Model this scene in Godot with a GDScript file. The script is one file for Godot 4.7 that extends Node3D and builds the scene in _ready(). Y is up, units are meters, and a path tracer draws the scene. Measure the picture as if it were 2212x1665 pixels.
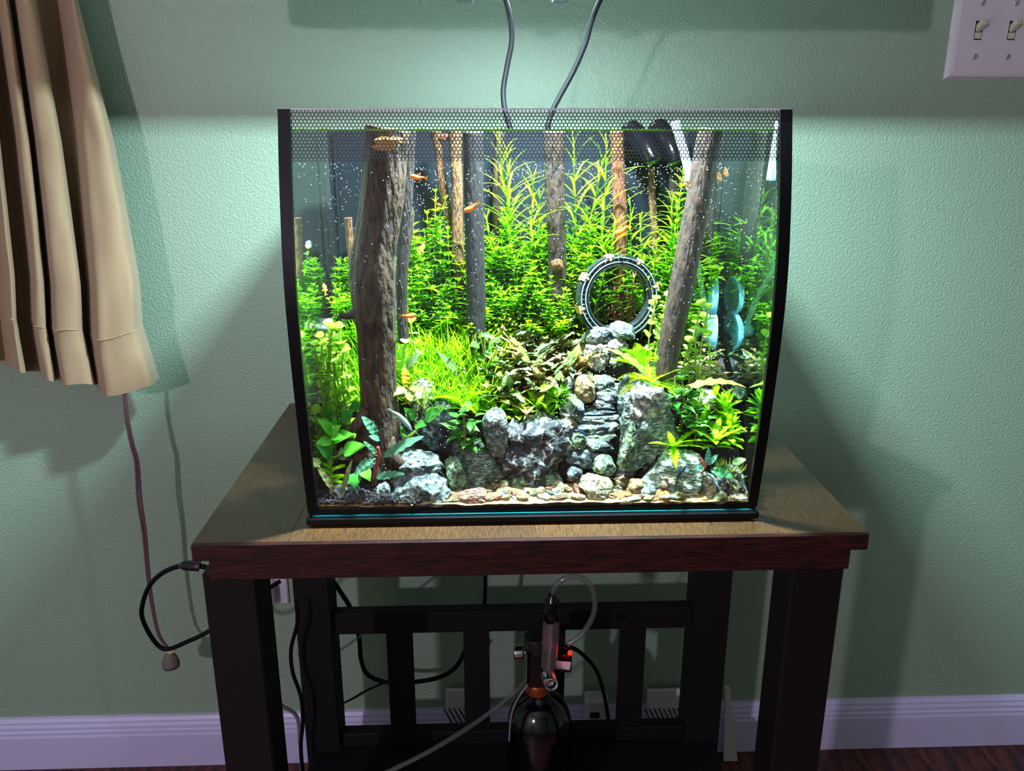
extends Node3D
# A planted aquarium on a dark wooden table. Metres, y up; the camera stands at x = 0, z = 0 and looks along -z.

const F := 1800.0            # focal length in photograph pixels
const EYE := 1.03            # eye height above the floor
const TW := 0.41             # tank width
const TX0 := -0.1603         # tank left side
const TX1 := 0.2497          # tank right side
const WALL := 1.195          # distance of the wall behind the tank
var eye_basis: Basis
var rng := RandomNumberGenerator.new()
var M := {}                  # materials
var taken := {}              # names in use
var noise := FastNoiseLite.new()
var ico := {}                # cached spheres

# ---------------------------------------------------------------- places
func V(px: float, py: float, z: float) -> Vector3:      # the point at depth z seen in that direction
	var d := eye_basis * Vector3((px - 1106.0) / F, -(py - 832.5) / F, -1.0)
	return Vector3(0, EYE, 0) + d * (z / -d.z)

func seen_at(p: Vector3) -> Vector2:
	var q := eye_basis.inverse() * (p - Vector3(0, EYE, 0))
	return Vector2(1106.0 - F * q.x / q.z, 832.5 + F * q.y / q.z)

func mpp(p: Vector3) -> float:                           # metres per photograph pixel at p
	var q := eye_basis.inverse() * (p - Vector3(0, EYE, 0))
	return -q.z / F

func pick(table: Array, t: float) -> float:              # piecewise linear
	if t <= table[0][0]: return table[0][1]
	for k in range(1, table.size()):
		if t <= table[k][0]:
			return lerpf(table[k - 1][1], table[k][1], (t - table[k - 1][0]) / (table[k][0] - table[k - 1][0]))
	return table[-1][1]

const FRONT := [[-0.345, 0.6965], [-0.329, 0.694], [-0.281, 0.6856], [-0.2355, 0.680], [-0.176, 0.6735], [-0.114, 0.6717], [-0.042, 0.6835], [0.016, 0.6987], [0.03, 0.703]]
func front_z(h: float) -> float:                         # profile of the bowed front glass, h relative to the eye
	var s := 0.0
	for k in range(-2, 3): s += pick(FRONT, h + k * 0.012)
	return s / 5.0

const GROUND_MID := [[0.66, -0.3275], [0.715, -0.325], [0.737, -0.319], [0.745, -0.29], [0.755, -0.272], [0.80, -0.237], [0.86, -0.20], [0.90, -0.19]]
const GROUND_LEFT := [[0.66, -0.3285], [0.70, -0.325], [0.72, -0.316], [0.76, -0.287], [0.80, -0.25], [0.86, -0.215], [0.90, -0.205]]
func ground(x: float, z: float) -> float:                # height of the substrate above the floor
	var l := pick(GROUND_LEFT, z)
	var m := pick(GROUND_MID, z)
	return EYE + lerpf(l, m, smoothstep(-0.11, -0.055, x)) + 0.002 * noise.get_noise_2d(x * 900.0, z * 900.0)

func on_ground(px: float, z: float) -> Vector3:
	var y := EYE - 0.26
	var x := 0.0
	for k in 4:
		x = V(px, seen_at(Vector3(x, y, -z)).y, z).x
		y = ground(x, z)
	return Vector3(x, y, -z)

# ---------------------------------------------------------------- meshes
class B:
	var v := PackedVector3Array()
	var c := PackedColorArray()
	var i := PackedInt32Array()
	var col := Color.WHITE
	func p(q: Vector3) -> int:
		v.append(q); c.append(col); return v.size() - 1
	func t(a: int, b: int, d: int) -> void:              # counter-clockwise seen from outside
		i.append(a); i.append(d); i.append(b)
	func q(a: int, b: int, d: int, e: int) -> void:
		t(a, b, d); t(a, d, e)
	func quad(a: Vector3, b: Vector3, d: Vector3, e: Vector3) -> void:
		q(p(a), p(b), p(d), p(e))
	func made(flat := false) -> ArrayMesh:
		if flat:
			var v2 := PackedVector3Array(); var c2 := PackedColorArray(); var i2 := PackedInt32Array()
			for k in i.size():
				v2.append(v[i[k]]); c2.append(c[i[k]]); i2.append(k)
			v = v2; c = c2; i = i2
		var n := PackedVector3Array()
		n.resize(v.size())
		for k in range(0, i.size(), 3):
			var f := (v[i[k + 2]] - v[i[k]]).cross(v[i[k + 1]] - v[i[k]])
			n[i[k]] += f; n[i[k + 1]] += f; n[i[k + 2]] += f
		for k in n.size():
			n[k] = n[k].normalized() if n[k].length_squared() > 1e-24 else Vector3.UP
		var a := []
		a.resize(Mesh.ARRAY_MAX)
		a[Mesh.ARRAY_VERTEX] = v; a[Mesh.ARRAY_NORMAL] = n; a[Mesh.ARRAY_COLOR] = c; a[Mesh.ARRAY_INDEX] = i
		var m := ArrayMesh.new()
		m.add_surface_from_arrays(Mesh.PRIMITIVE_TRIANGLES, a)
		return m

func add_box(b: B, lo: Vector3, hi: Vector3, e := 0.0) -> void:      # a box with chamfered edges (build it flat)
	e = minf(e, minf(hi.x - lo.x, minf(hi.y - lo.y, hi.z - lo.z)) * 0.45)
	var mid := (lo + hi) / 2
	var h := (hi - lo) / 2
	var corner := func(s: Vector3, axis: int) -> Vector3:
		var q := h - Vector3(e, e, e)
		q[axis] = h[axis]
		return mid + q * s
	for axis in 3:
		var u := (axis + 1) % 3
		var w := (axis + 2) % 3
		for s in [-1.0, 1.0]:
			var k := []
			for st in [[-1, -1], [1, -1], [1, 1], [-1, 1]]:
				var sg := Vector3.ZERO
				sg[axis] = s; sg[u] = st[0]; sg[w] = st[1]
				k.append(corner.call(sg, axis))
			if s > 0: b.quad(k[0], k[1], k[2], k[3])
			else: b.quad(k[3], k[2], k[1], k[0])
		if e > 0:
			for su in [-1.0, 1.0]:
				for sw in [-1.0, 1.0]:
					var a := Vector3.ZERO
					a[u] = su; a[w] = sw
					var a1 := a; a1[axis] = -1
					var a2 := a; a2[axis] = 1
					if su * sw > 0: b.quad(corner.call(a1, u), corner.call(a1, w), corner.call(a2, w), corner.call(a2, u))
					else: b.quad(corner.call(a2, u), corner.call(a2, w), corner.call(a1, w), corner.call(a1, u))
	if e > 0:
		for sx in [-1.0, 1.0]:
			for sy in [-1.0, 1.0]:
				for sz in [-1.0, 1.0]:
					var s := Vector3(sx, sy, sz)
					var x := b.p(corner.call(s, 0)); var y := b.p(corner.call(s, 1)); var z := b.p(corner.call(s, 2))
					if sx * sy * sz > 0: b.t(x, y, z)
					else: b.t(x, z, y)

func box_mesh(lo: Vector3, hi: Vector3, e := 0.0) -> ArrayMesh:
	var b := B.new()
	add_box(b, lo, hi, e)
	return b.made(true)

func smooth_path(pts: Array, per: int) -> Array:
	var out := []
	for k in pts.size() - 1:
		var a = pts[max(k - 1, 0)]; var p = pts[k]; var q = pts[k + 1]; var d = pts[min(k + 2, pts.size() - 1)]
		for s in per:
			var t := float(s) / per
			out.append(0.5 * ((2.0 * p) + (q - a) * t + (2.0 * a - 5.0 * p + 4.0 * q - d) * t * t + (3.0 * p - a - 3.0 * q + d) * t * t * t))
	out.append(pts[-1])
	return out

func add_tube(b: B, pts: Array, radii: Array, sides: int, cap := true) -> void:
	var up := Vector3.ZERO
	var rows := []
	for k in pts.size():
		var d: Vector3 = (pts[min(k + 1, pts.size() - 1)] - pts[max(k - 1, 0)]).normalized()
		if up == Vector3.ZERO:
			up = d.cross(Vector3(0.3, 0.2, 0.93)).normalized()
		up = (up - d * up.dot(d)).normalized()
		var sd := d.cross(up)
		var r: float = radii[min(k, radii.size() - 1)]
		var row := []
		for s in sides:
			var a := TAU * s / sides
			row.append(b.p(pts[k] + (up * cos(a) + sd * sin(a)) * r))
		rows.append(row)
	for k in rows.size() - 1:
		for s in sides:
			var s2 := (s + 1) % sides
			b.q(rows[k][s], rows[k][s2], rows[k + 1][s2], rows[k + 1][s])
	if cap:
		for e in [0, rows.size() - 1]:
			var m := b.p(pts[e])
			for s in sides:
				var s2 := (s + 1) % sides
				if e == 0: b.t(m, rows[e][s2], rows[e][s])
				else: b.t(m, rows[e][s], rows[e][s2])

func tube_mesh(pts: Array, r: float, sides := 8, per := 6) -> ArrayMesh:
	var b := B.new()
	add_tube(b, smooth_path(pts, per), [r], sides)
	return b.made()

func add_lathe(b: B, prof: Array, sides: int, at := Transform3D(), closed := false) -> void:   # profile of Vector2(radius, height)
	var rows := []
	for q in prof:
		var row := []
		for s in sides:
			var a := TAU * s / sides
			row.append(b.p(at * Vector3(q.x * cos(a), q.y, q.x * sin(a))))
		rows.append(row)
	var n := rows.size()
	for k in (n if closed else n - 1):
		for s in sides:
			var s2 := (s + 1) % sides
			b.q(rows[k][s], rows[(k + 1) % n][s], rows[(k + 1) % n][s2], rows[k][s2])

func sphere(level: int) -> Array:                        # [unit points, triangles]
	if ico.has(level): return ico[level]
	var g := (1.0 + sqrt(5.0)) / 2.0
	var p := []
	for q in [[-1, g, 0], [1, g, 0], [-1, -g, 0], [1, -g, 0], [0, -1, g], [0, 1, g], [0, -1, -g], [0, 1, -g], [g, 0, -1], [g, 0, 1], [-g, 0, -1], [-g, 0, 1]]:
		p.append(Vector3(q[0], q[1], q[2]).normalized())
	var f := [[0, 11, 5], [0, 5, 1], [0, 1, 7], [0, 7, 10], [0, 10, 11], [1, 5, 9], [5, 11, 4], [11, 10, 2], [10, 7, 6], [7, 1, 8], [3, 9, 4], [3, 4, 2], [3, 2, 6], [3, 6, 8], [3, 8, 9], [4, 9, 5], [2, 4, 11], [6, 2, 10], [8, 6, 7], [9, 8, 1]]
	for l in level:
		var mids := {}
		var g2 := []
		for tr in f:
			var m := []
			for e in 3:
				var a: int = tr[e]; var c: int = tr[(e + 1) % 3]
				var key := mini(a, c) * 100000 + maxi(a, c)
				if not mids.has(key):
					mids[key] = p.size()
					p.append(((p[a] + p[c]) as Vector3).normalized())
				m.append(mids[key])
			g2.append([tr[0], m[0], m[2]]); g2.append([tr[1], m[1], m[0]]); g2.append([tr[2], m[2], m[1]]); g2.append([m[0], m[1], m[2]])
		f = g2
	ico[level] = [p, f]
	return ico[level]

func rock_mesh(seed_: int, size: Vector3, blocky := 3.0, taper := 0.0, rough := 0.12, level := 3, cuts := 4) -> ArrayMesh:
	var b := B.new()
	var r := RandomNumberGenerator.new()
	r.seed = seed_
	var planes := []
	for k in cuts:
		planes.append([Vector3(r.randf_range(-1, 1), r.randf_range(-1, 1), r.randf_range(-1, 1)).normalized(), r.randf_range(0.72, 1.0)])
	var off := Vector3(r.randf() * 100, r.randf() * 100, r.randf() * 100)
	var s := sphere(level)
	for d in s[0]:
		var q: Vector3 = d / pow(pow(absf(d.x), blocky) + pow(absf(d.y), blocky) + pow(absf(d.z), blocky), 1.0 / blocky)
		for pl in planes:
			var over: float = q.dot(pl[0]) - pl[1]
			if over > 0: q -= pl[0] * over * 0.85
		var w := noise.get_noise_3dv(d * 55.0 + off) * 1.6 + 0.8 * noise.get_noise_3dv(d * 130.0 + off) + 0.5 * absf(noise.get_noise_3dv(d * 260.0 + off))
		q *= 1.0 + rough * w
		var tp := 1.0 - taper * (q.y * 0.5 + 0.1)
		b.p(Vector3(q.x * tp, q.y, q.z * tp) * size * 0.5)
	for tr in s[1]: b.t(tr[0], tr[1], tr[2])
	return b.made()

# a blade: from the origin along +y, its face towards +z; it arches towards +z
func add_leaf(b: B, at: Transform3D, length: float, width: float, arch := 0.5, kind := "lance", segs := 5, fold := 0.25, stalk := 0.0, tone := 0.12, twist := 0.0) -> void:
	var base := b.col
	var rows := []
	var pos := Vector3.ZERO
	for k in segs + 1:
		var t := float(k) / segs
		var w := 0.0
		match kind:
			"lance": w = pow(sin(PI * pow(clampf(t, 0, 1), 0.75)), 0.9)
			"round": w = sqrt(maxf(0.0, 1.0 - pow(2.0 * t - 1.0, 2)))
			"heart": w = sin(PI * pow(t, 0.6)) * 1.0
			"strap": w = minf(1.0, minf(t * 6.0 + 0.35, (1.0 - t) * 3.5))
			"lobed": w = pow(sin(PI * pow(t, 0.7)), 0.8) * (0.55 + 0.45 * absf(sin(t * PI * 6.0)))
			"wavy": w = pow(sin(PI * pow(t, 0.8)), 0.75) * (0.86 + 0.14 * sin(t * 42.0))
		w = maxf(w, 0.04) * width * 0.5
		if stalk > 0 and t < stalk: w = width * 0.05
		var a := arch * t
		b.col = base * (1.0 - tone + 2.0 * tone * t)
		var sd := Vector3(cos(twist * t), 0, sin(twist * t))
		var nrm := Vector3(0, -sin(a), cos(a))
		var wave := 0.0
		if kind == "wavy": wave = 0.12 * width * sin(t * 30.0)
		var mid := b.p(at * pos)
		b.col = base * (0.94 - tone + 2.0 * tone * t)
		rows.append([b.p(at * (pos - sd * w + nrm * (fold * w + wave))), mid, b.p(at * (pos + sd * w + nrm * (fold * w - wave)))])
		pos += Vector3(0, cos(a), sin(a)) * length / segs
	b.col = base
	for k in segs:
		for s in 2:
			b.q(rows[k][s], rows[k][s + 1], rows[k + 1][s + 1], rows[k + 1][s])

func heading(dir: Vector3, face := Vector3.UP) -> Basis:   # +y along dir, +z as near to face as it can be
	var y := dir.normalized()
	var z := face - y * face.dot(y)
	if z.length() < 1e-3: z = Vector3(0.1, 0.2, 1) - y * Vector3(0.1, 0.2, 1).dot(y)
	z = z.normalized()
	return Basis(y.cross(z), y, z)

# ---------------------------------------------------------------- nodes
func numbered(called: String) -> String:
	if not taken.has(called):
		taken[called] = 0
		return called
	taken[called] += 1
	return "%s_%03d" % [called, taken[called]]

func tag(o: Node3D, label: String, category := "", group := "", kind := "") -> Node3D:
	if label: o.set_meta("label", label)
	if category: o.set_meta("category", category)
	if group: o.set_meta("group", group)
	if kind: o.set_meta("kind", kind)
	return o

func thing(called: String, label: String, category: String, at := Vector3.ZERO, group := "", turn := Basis()) -> Node3D:
	var o := Node3D.new()
	o.name = numbered(called)
	add_child(o)
	o.transform = Transform3D(turn, at)
	return tag(o, label, category, group)

func part(parent: Node3D, called: String, mesh: Mesh, mat: Material, at := Transform3D(), kind := "", label := "") -> MeshInstance3D:
	var o := MeshInstance3D.new()
	o.name = called
	o.mesh = mesh
	o.material_override = mat
	o.transform = at
	parent.add_child(o, true)
	tag(o, label, "", "", kind)
	return o

func solo(called: String, label: String, category: String, mesh: Mesh, mat: Material, at := Transform3D(), group := "", kind := "") -> MeshInstance3D:
	var o := MeshInstance3D.new()
	o.name = numbered(called)
	o.mesh = mesh
	o.material_override = mat
	o.transform = at
	add_child(o)
	tag(o, label, category, group, kind)
	return o

func struct(called: String, mesh: Mesh, mat: Material, label: String, category: String) -> MeshInstance3D:
	return solo(called, label, category, mesh, mat, Transform3D(), "", "structure")

func many(parent: Node3D, called: String, mesh: Mesh, mat: Material, where: Array, tints := []) -> MultiMeshInstance3D:
	var mm := MultiMesh.new()
	mm.transform_format = MultiMesh.TRANSFORM_3D
	mm.use_colors = tints.size() > 0
	mm.mesh = mesh
	mm.instance_count = where.size()
	for k in where.size():
		mm.set_instance_transform(k, where[k])
		if tints: mm.set_instance_color(k, tints[k])
	var o := MultiMeshInstance3D.new()
	o.name = numbered(called) if parent == self else called
	o.multimesh = mm
	o.material_override = mat
	parent.add_child(o, true)
	tag(o, "", "", "", "stuff")
	return o

# ---------------------------------------------------------------- materials
func mat(color: Color, rough := 0.6, metal := 0.0, spec := 0.5) -> StandardMaterial3D:
	var m := StandardMaterial3D.new()
	m.albedo_color = color
	m.roughness = rough
	m.metallic = metal
	m.metallic_specular = spec
	return m

func noise_tex(freq: float, ramp: Array, size := 512, octaves := 4, kind := FastNoiseLite.TYPE_SIMPLEX_SMOOTH, warp := 0.0, seed_ := 1) -> NoiseTexture2D:
	var n := FastNoiseLite.new()
	n.noise_type = kind
	n.frequency = freq
	n.seed = seed_
	n.fractal_octaves = octaves
	if warp > 0:
		n.domain_warp_enabled = true
		n.domain_warp_amplitude = warp
		n.domain_warp_frequency = freq
	var t := NoiseTexture2D.new()
	t.width = size
	t.height = size
	t.seamless = true
	t.noise = n
	if ramp:
		var g := Gradient.new()
		var o := PackedFloat32Array(); var cs := PackedColorArray()
		for r in ramp:
			o.append(r[0]); cs.append(r[1])
		g.offsets = o
		g.colors = cs
		t.color_ramp = g
	return t

func tri(m: StandardMaterial3D, scale: Vector3, world := false) -> StandardMaterial3D:
	m.uv1_triplanar = true
	m.uv1_world_triplanar = world
	m.uv1_scale = scale
	m.uv1_triplanar_sharpness = 4.0
	return m

func relief(m: StandardMaterial3D, t: Texture2D, cm: float) -> StandardMaterial3D:
	m.heightmap_enabled = true
	m.heightmap_texture = t
	m.heightmap_scale = cm
	return m

func stone_image(seed_: int, dark: Color, light: Color, vein: Color, width: float, cells: float, stretch := 1.0) -> ImageTexture:
	var n := FastNoiseLite.new()
	n.seed = seed_; n.frequency = 0.012; n.fractal_octaves = 5
	var a := n.get_seamless_image(512, int(512 * stretch))
	if stretch != 1.0: a.resize(512, 512)
	var v := FastNoiseLite.new()
	v.noise_type = FastNoiseLite.TYPE_CELLULAR
	v.cellular_return_type = FastNoiseLite.RETURN_DISTANCE2_SUB
	v.seed = seed_ + 7; v.frequency = cells; v.fractal_type = FastNoiseLite.FRACTAL_NONE
	v.domain_warp_enabled = true; v.domain_warp_amplitude = 60.0; v.domain_warp_frequency = 0.012
	var e := v.get_seamless_image(512, int(512 * stretch), false, false, 0.1, false)
	if stretch != 1.0: e.resize(512, 512)
	n.frequency = 0.009; n.seed = seed_ + 30
	var w := n.get_seamless_image(512, 512)
	var ad := a.get_data(); var ed := e.get_data(); var wd := w.get_data()
	var out := PackedByteArray()
	out.resize(512 * 512 * 3)
	for k in 512 * 512:
		var t := ad[k] / 255.0
		var s := clampf(1.0 - (ed[k] / 255.0) / width, 0, 1) * clampf((wd[k] / 255.0 - 0.3) * 2.5, 0, 1)
		var cl := dark.lerp(light, smoothstep(0.25, 0.8, t)).lerp(vein, s)
		out[k * 3] = int(cl.r * 255); out[k * 3 + 1] = int(cl.g * 255); out[k * 3 + 2] = int(cl.b * 255)
	return ImageTexture.create_from_image(Image.create_from_data(512, 512, false, Image.FORMAT_RGB8, out))

func leaf_mat(name_: String, rough := 0.45, through := 1.0) -> void:
	var m := mat(Color.WHITE, rough)
	m.vertex_color_use_as_albedo = true
	m.metallic_specular = 0.22
	m.cull_mode = BaseMaterial3D.CULL_DISABLED
	m.backlight_enabled = true
	m.backlight = Color(through, through, through)
	M[name_] = m

func materials() -> void:
	var bump := noise_tex(0.02, [], 512, 5)
	var wall_bump := noise_tex(0.022, [[0.0, Color(0, 0, 0)], [0.35, Color(0.2, 0.2, 0.2)], [0.62, Color(0.8, 0.8, 0.8)], [1.0, Color(1, 1, 1)]], 1024, 3, FastNoiseLite.TYPE_SIMPLEX_SMOOTH, 14.0, 5)
	M.wall = relief(tri(mat(Color(0.55, 0.648, 0.55), 0.5), Vector3(9, 9, 9), true), wall_bump, 0.05)
	M.ceiling = mat(Color(0.78, 0.78, 0.76), 0.9)
	M.other_wall = mat(Color(0.62, 0.68, 0.62), 0.9)
	M.floor = tri(mat(Color(1, 1, 1), 0.45), Vector3(9, 9, 2.0), true)
	M.floor.albedo_texture = noise_tex(0.01, [[0.2, Color(0.15, 0.07, 0.05)], [0.5, Color(0.30, 0.15, 0.10)], [0.8, Color(0.40, 0.21, 0.14)]], 512, 5)
	M.base = mat(Color(0.78, 0.76, 0.90), 0.4)
	M.switch_plate = mat(Color(0.80, 0.78, 0.80), 0.3)
	M.toggle = mat(Color(0.78, 0.77, 0.66), 0.35)
	M.screw = mat(Color(0.75, 0.74, 0.74), 0.3, 0.3)
	M.slot = mat(Color(0.08, 0.08, 0.08), 0.8)
	# wood of the table: grain along the depth of the top
	var grain := noise_tex(0.02, [[0.15, Color(0.17, 0.12, 0.07)], [0.42, Color(0.36, 0.27, 0.17)], [0.5, Color(0.27, 0.19, 0.12)], [0.62, Color(0.42, 0.32, 0.20)], [0.9, Color(0.30, 0.215, 0.13)]], 1024, 5, FastNoiseLite.TYPE_SIMPLEX_SMOOTH, 8.0, 21)
	for k in 3:
		var tone: float = [1.0, 0.93, 1.05][k]
		var m := tri(mat(Color(tone * 0.84, tone * 0.77, tone * 0.64), 0.40, 0.0, 0.5), Vector3(26, 26, 2.6))
		m.albedo_texture = grain
		m.uv1_offset = Vector3(0.31 * k, 0.17 * k, 0.43 * k)
		relief(m, grain, 0.02)
		M["plank%d" % k] = m
	var red := noise_tex(0.02, [[0.15, Color(0.08, 0.022, 0.022)], [0.5, Color(0.18, 0.058, 0.052)], [0.9, Color(0.25, 0.09, 0.075)]], 512, 5, FastNoiseLite.TYPE_SIMPLEX_SMOOTH, 8.0, 3)
	M.apron = tri(mat(Color(1, 1, 1), 0.4), Vector3(2.5, 26, 26))
	M.apron.albedo_texture = red
	M.leg = mat(Color(0.06, 0.046, 0.046), 0.55, 0.0, 0.35)
	M.leg_back = mat(Color(0.062, 0.052, 0.06), 0.65, 0.0, 0.35)
	# tank
	M.black = mat(Color(0.02, 0.02, 0.027), 0.45, 0.0, 0.3)
	M.honey = mat(Color(0.012, 0.013, 0.018), 0.5)
	M.black_soft = mat(Color(0.05, 0.05, 0.055), 0.45)
	M.back_panel = tri(mat(Color(0.06, 0.088, 0.115), 0.6, 0.0, 0.3), Vector3(8, 8, 8))
	M.edge_highlight = mat(Color(0.08, 0.42, 0.42), 0.12)  # teal put in for a reflected highlight
	var g := mat(Color(0.2, 0.25, 0.25, 0.005), 0.0)
	g.transparency = BaseMaterial3D.TRANSPARENCY_ALPHA
	M.pane = g
	var water := mat(Color(0.3, 0.4, 0.4, 0.02), 0.0)
	water.transparency = BaseMaterial3D.TRANSPARENCY_ALPHA
	M.water = water
	var white := Image.create(4, 4, false, Image.FORMAT_RGB8)
	white.fill(Color.WHITE)
	var side := mat(Color(0.80, 0.93, 0.88, 0.85), 0.03, 1.0)
	side.transparency = BaseMaterial3D.TRANSPARENCY_ALPHA
	side.albedo_texture = ImageTexture.create_from_image(white)
	M.side = relief(tri(side, Vector3(3, 9, 3)), bump, 0.006)
	var painted_reflection := mat(Color(0.34, 0.52, 0.05), 0.7)  # yellow green put in for plants reflected at the waterline
	painted_reflection.backlight_enabled = true
	painted_reflection.backlight = Color(0.45, 0.7, 0.05)
	M.painted_reflection = painted_reflection
	# stone
	var s_vein := stone_image(3, Color(0.12, 0.155, 0.165), Color(0.42, 0.48, 0.46), Color(0.84, 0.86, 0.70), 0.13, 0.012)
	var s_web := stone_image(11, Color(0.03, 0.035, 0.04), Color(0.19, 0.22, 0.22), Color(0.86, 0.89, 0.84), 0.12, 0.013)
	var s_band := stone_image(23, Color(0.19, 0.25, 0.22), Color(0.58, 0.64, 0.55), Color(0.90, 0.91, 0.82), 0.13, 0.012, 5.0)
	var s_pale := stone_image(37, Color(0.36, 0.37, 0.34), Color(0.78, 0.78, 0.70), Color(0.18, 0.19, 0.18), 0.10, 0.03)
	var rb := noise_tex(0.018, [], 512, 6, FastNoiseLite.TYPE_SIMPLEX_SMOOTH, 20.0, 9)
	for k in [["vein", s_vein, Color(0.95, 1, 1), 14.0], ["web", s_web, Color(1, 1, 1), 13.0], ["band", s_band, Color(0.95, 1, 0.97), 12.0], ["pale", s_pale, Color(1, 1, 1), 16.0], ["moss_stone", s_vein, Color(0.82, 0.95, 0.72), 13.0], ["slate", s_band, Color(0.68, 0.73, 0.72), 14.0], ["tan_stone", s_pale, Color(0.98, 0.80, 0.52), 16.0], ["dark_stone", s_vein, Color(0.62, 0.68, 0.74), 14.0], ["rust", s_pale, Color(0.80, 0.50, 0.28), 20.0], ["orange", s_pale, Color(1.0, 0.68, 0.28), 18.0], ["red_slate", s_band, Color(0.92, 0.58, 0.50), 16.0], ["cream", s_pale, Color(1.0, 0.95, 0.78), 22.0], ["olive", s_pale, Color(0.72, 0.74, 0.46), 22.0], ["grey_pebble", s_pale, Color(0.62, 0.68, 0.68), 22.0]]:
		var m := tri(mat(k[2], 0.75), Vector3.ONE * k[3])
		m.albedo_texture = k[1]
		M[k[0]] = relief(m, rb, 0.28)
	M.sand = relief(tri(mat(Color(1, 1, 1), 0.85), Vector3(28, 28, 28)), noise_tex(0.14, [], 512, 2), 0.06)
	M.sand.albedo_texture = noise_tex(0.16, [[0.25, Color(0.42, 0.29, 0.12)], [0.5, Color(0.72, 0.58, 0.32)], [0.75, Color(0.86, 0.77, 0.54)]], 512, 2)
	M.soil = relief(tri(mat(Color(1, 1, 1), 0.9), Vector3(16, 16, 16)), noise_tex(0.06, [], 512, 2, FastNoiseLite.TYPE_CELLULAR), 0.2)
	M.soil.albedo_texture = noise_tex(0.05, [[0.3, Color(0.05, 0.045, 0.045)], [0.7, Color(0.15, 0.13, 0.11)]], 512, 3)
	M.granule = mat(Color(0.085, 0.08, 0.085), 0.8)
	# wood in the tank
	var bark := noise_tex(0.02, [[0.12, Color(0.13, 0.10, 0.06)], [0.4, Color(0.38, 0.30, 0.20)], [0.7, Color(0.50, 0.41, 0.28)], [1.0, Color(0.64, 0.54, 0.38)]], 512, 5, FastNoiseLite.TYPE_SIMPLEX_SMOOTH, 14.0, 8)
	for k in [["bark", Color(0.53, 0.475, 0.36), Vector3(16, 4, 16), 0.7], ["bark_dark", Color(0.33, 0.295, 0.25), Vector3(40, 6, 40), 0.3], ["bark_black", Color(0.105, 0.105, 0.105), Vector3(22, 5, 22), 0.15], ["bark_tan", Color(0.86, 0.70, 0.47), Vector3(50, 9, 50), 0.25], ["bark_orange", Color(0.84, 0.54, 0.26), Vector3(50, 8, 50), 0.25], ["bark_grey", Color(0.43, 0.36, 0.265), Vector3(20, 4.5, 20), 0.35]]:
		var m := tri(mat(k[1], 0.8), k[2])
		m.albedo_texture = bark
		M[k[0]] = relief(m, bark, k[3])
	M.cut_wood = mat(Color(0.88, 0.62, 0.30), 0.7)
	for k in ["leaf", "leaf_soft"]: leaf_mat(k, 0.5 if k == "leaf" else 0.65)
	leaf_mat("leaf_thick", 0.3, 0.6)
	M.bubble = mat(Color(1, 1, 1), 0.2)
	# fittings
	M.cup = mat(Color(0.62, 0.86, 0.95), 0.3)
	M.cup.backlight_enabled = true
	M.cup.backlight = Color(0.62, 0.88, 0.98)
	M.hose = mat(Color(0.80, 0.93, 0.98), 0.25)
	M.hose.backlight_enabled = true
	M.hose.backlight = Color(0.65, 0.8, 0.85)
	var tube := mat(Color(0.42, 0.42, 0.42, 0.35), 0.15)
	tube.transparency = BaseMaterial3D.TRANSPARENCY_ALPHA
	M.clear_tube = tube
	var glass := mat(Color(0.75, 0.98, 0.92, 0.09), 0.03)
	glass.transparency = BaseMaterial3D.TRANSPARENCY_ALPHA
	M.glass_tube = glass
	M.ring = mat(Color(0.10, 0.13, 0.13), 0.35)
	M.ring_line = mat(Color(0.42, 0.50, 0.50), 0.3)
	M.ring_band = mat(Color(0.62, 0.47, 0.28), 0.6)
	M.cord = mat(Color(0.03, 0.033, 0.042), 0.6, 0.0, 0.25)
	M.cord_grey = mat(Color(0.45, 0.44, 0.45), 0.4)
	M.chrome = mat(Color(0.85, 0.85, 0.88), 0.12, 1.0)
	M.brass = mat(Color(0.55, 0.27, 0.12), 0.4, 0.6)
	M.gloss_black = mat(Color(0.015, 0.016, 0.022), 0.12)
	M.white_plastic = mat(Color(0.78, 0.77, 0.80), 0.4)
	var fab := noise_tex(0.25, [[0.3, Color(0.56, 0.47, 0.34)], [0.7, Color(0.68, 0.585, 0.45)]], 512, 2)
	M.fabric = relief(tri(mat(Color(1, 1, 1), 0.75), Vector3(9, 9, 9)), fab, 0.03)
	M.fabric.albedo_texture = fab
	M.fabric.rim_enabled = true
	M.fabric.rim = 0.5
	M.fabric.rim_tint = 0.6
	M.stitch = mat(Color(0.72, 0.63, 0.50), 0.8)
	M.cord_mauve = mat(Color(0.36, 0.24, 0.27), 0.6)
	M.tassel = mat(Color(0.42, 0.38, 0.36), 0.8)
	M.housing = mat(Color(0.16, 0.15, 0.18), 0.4)

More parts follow.
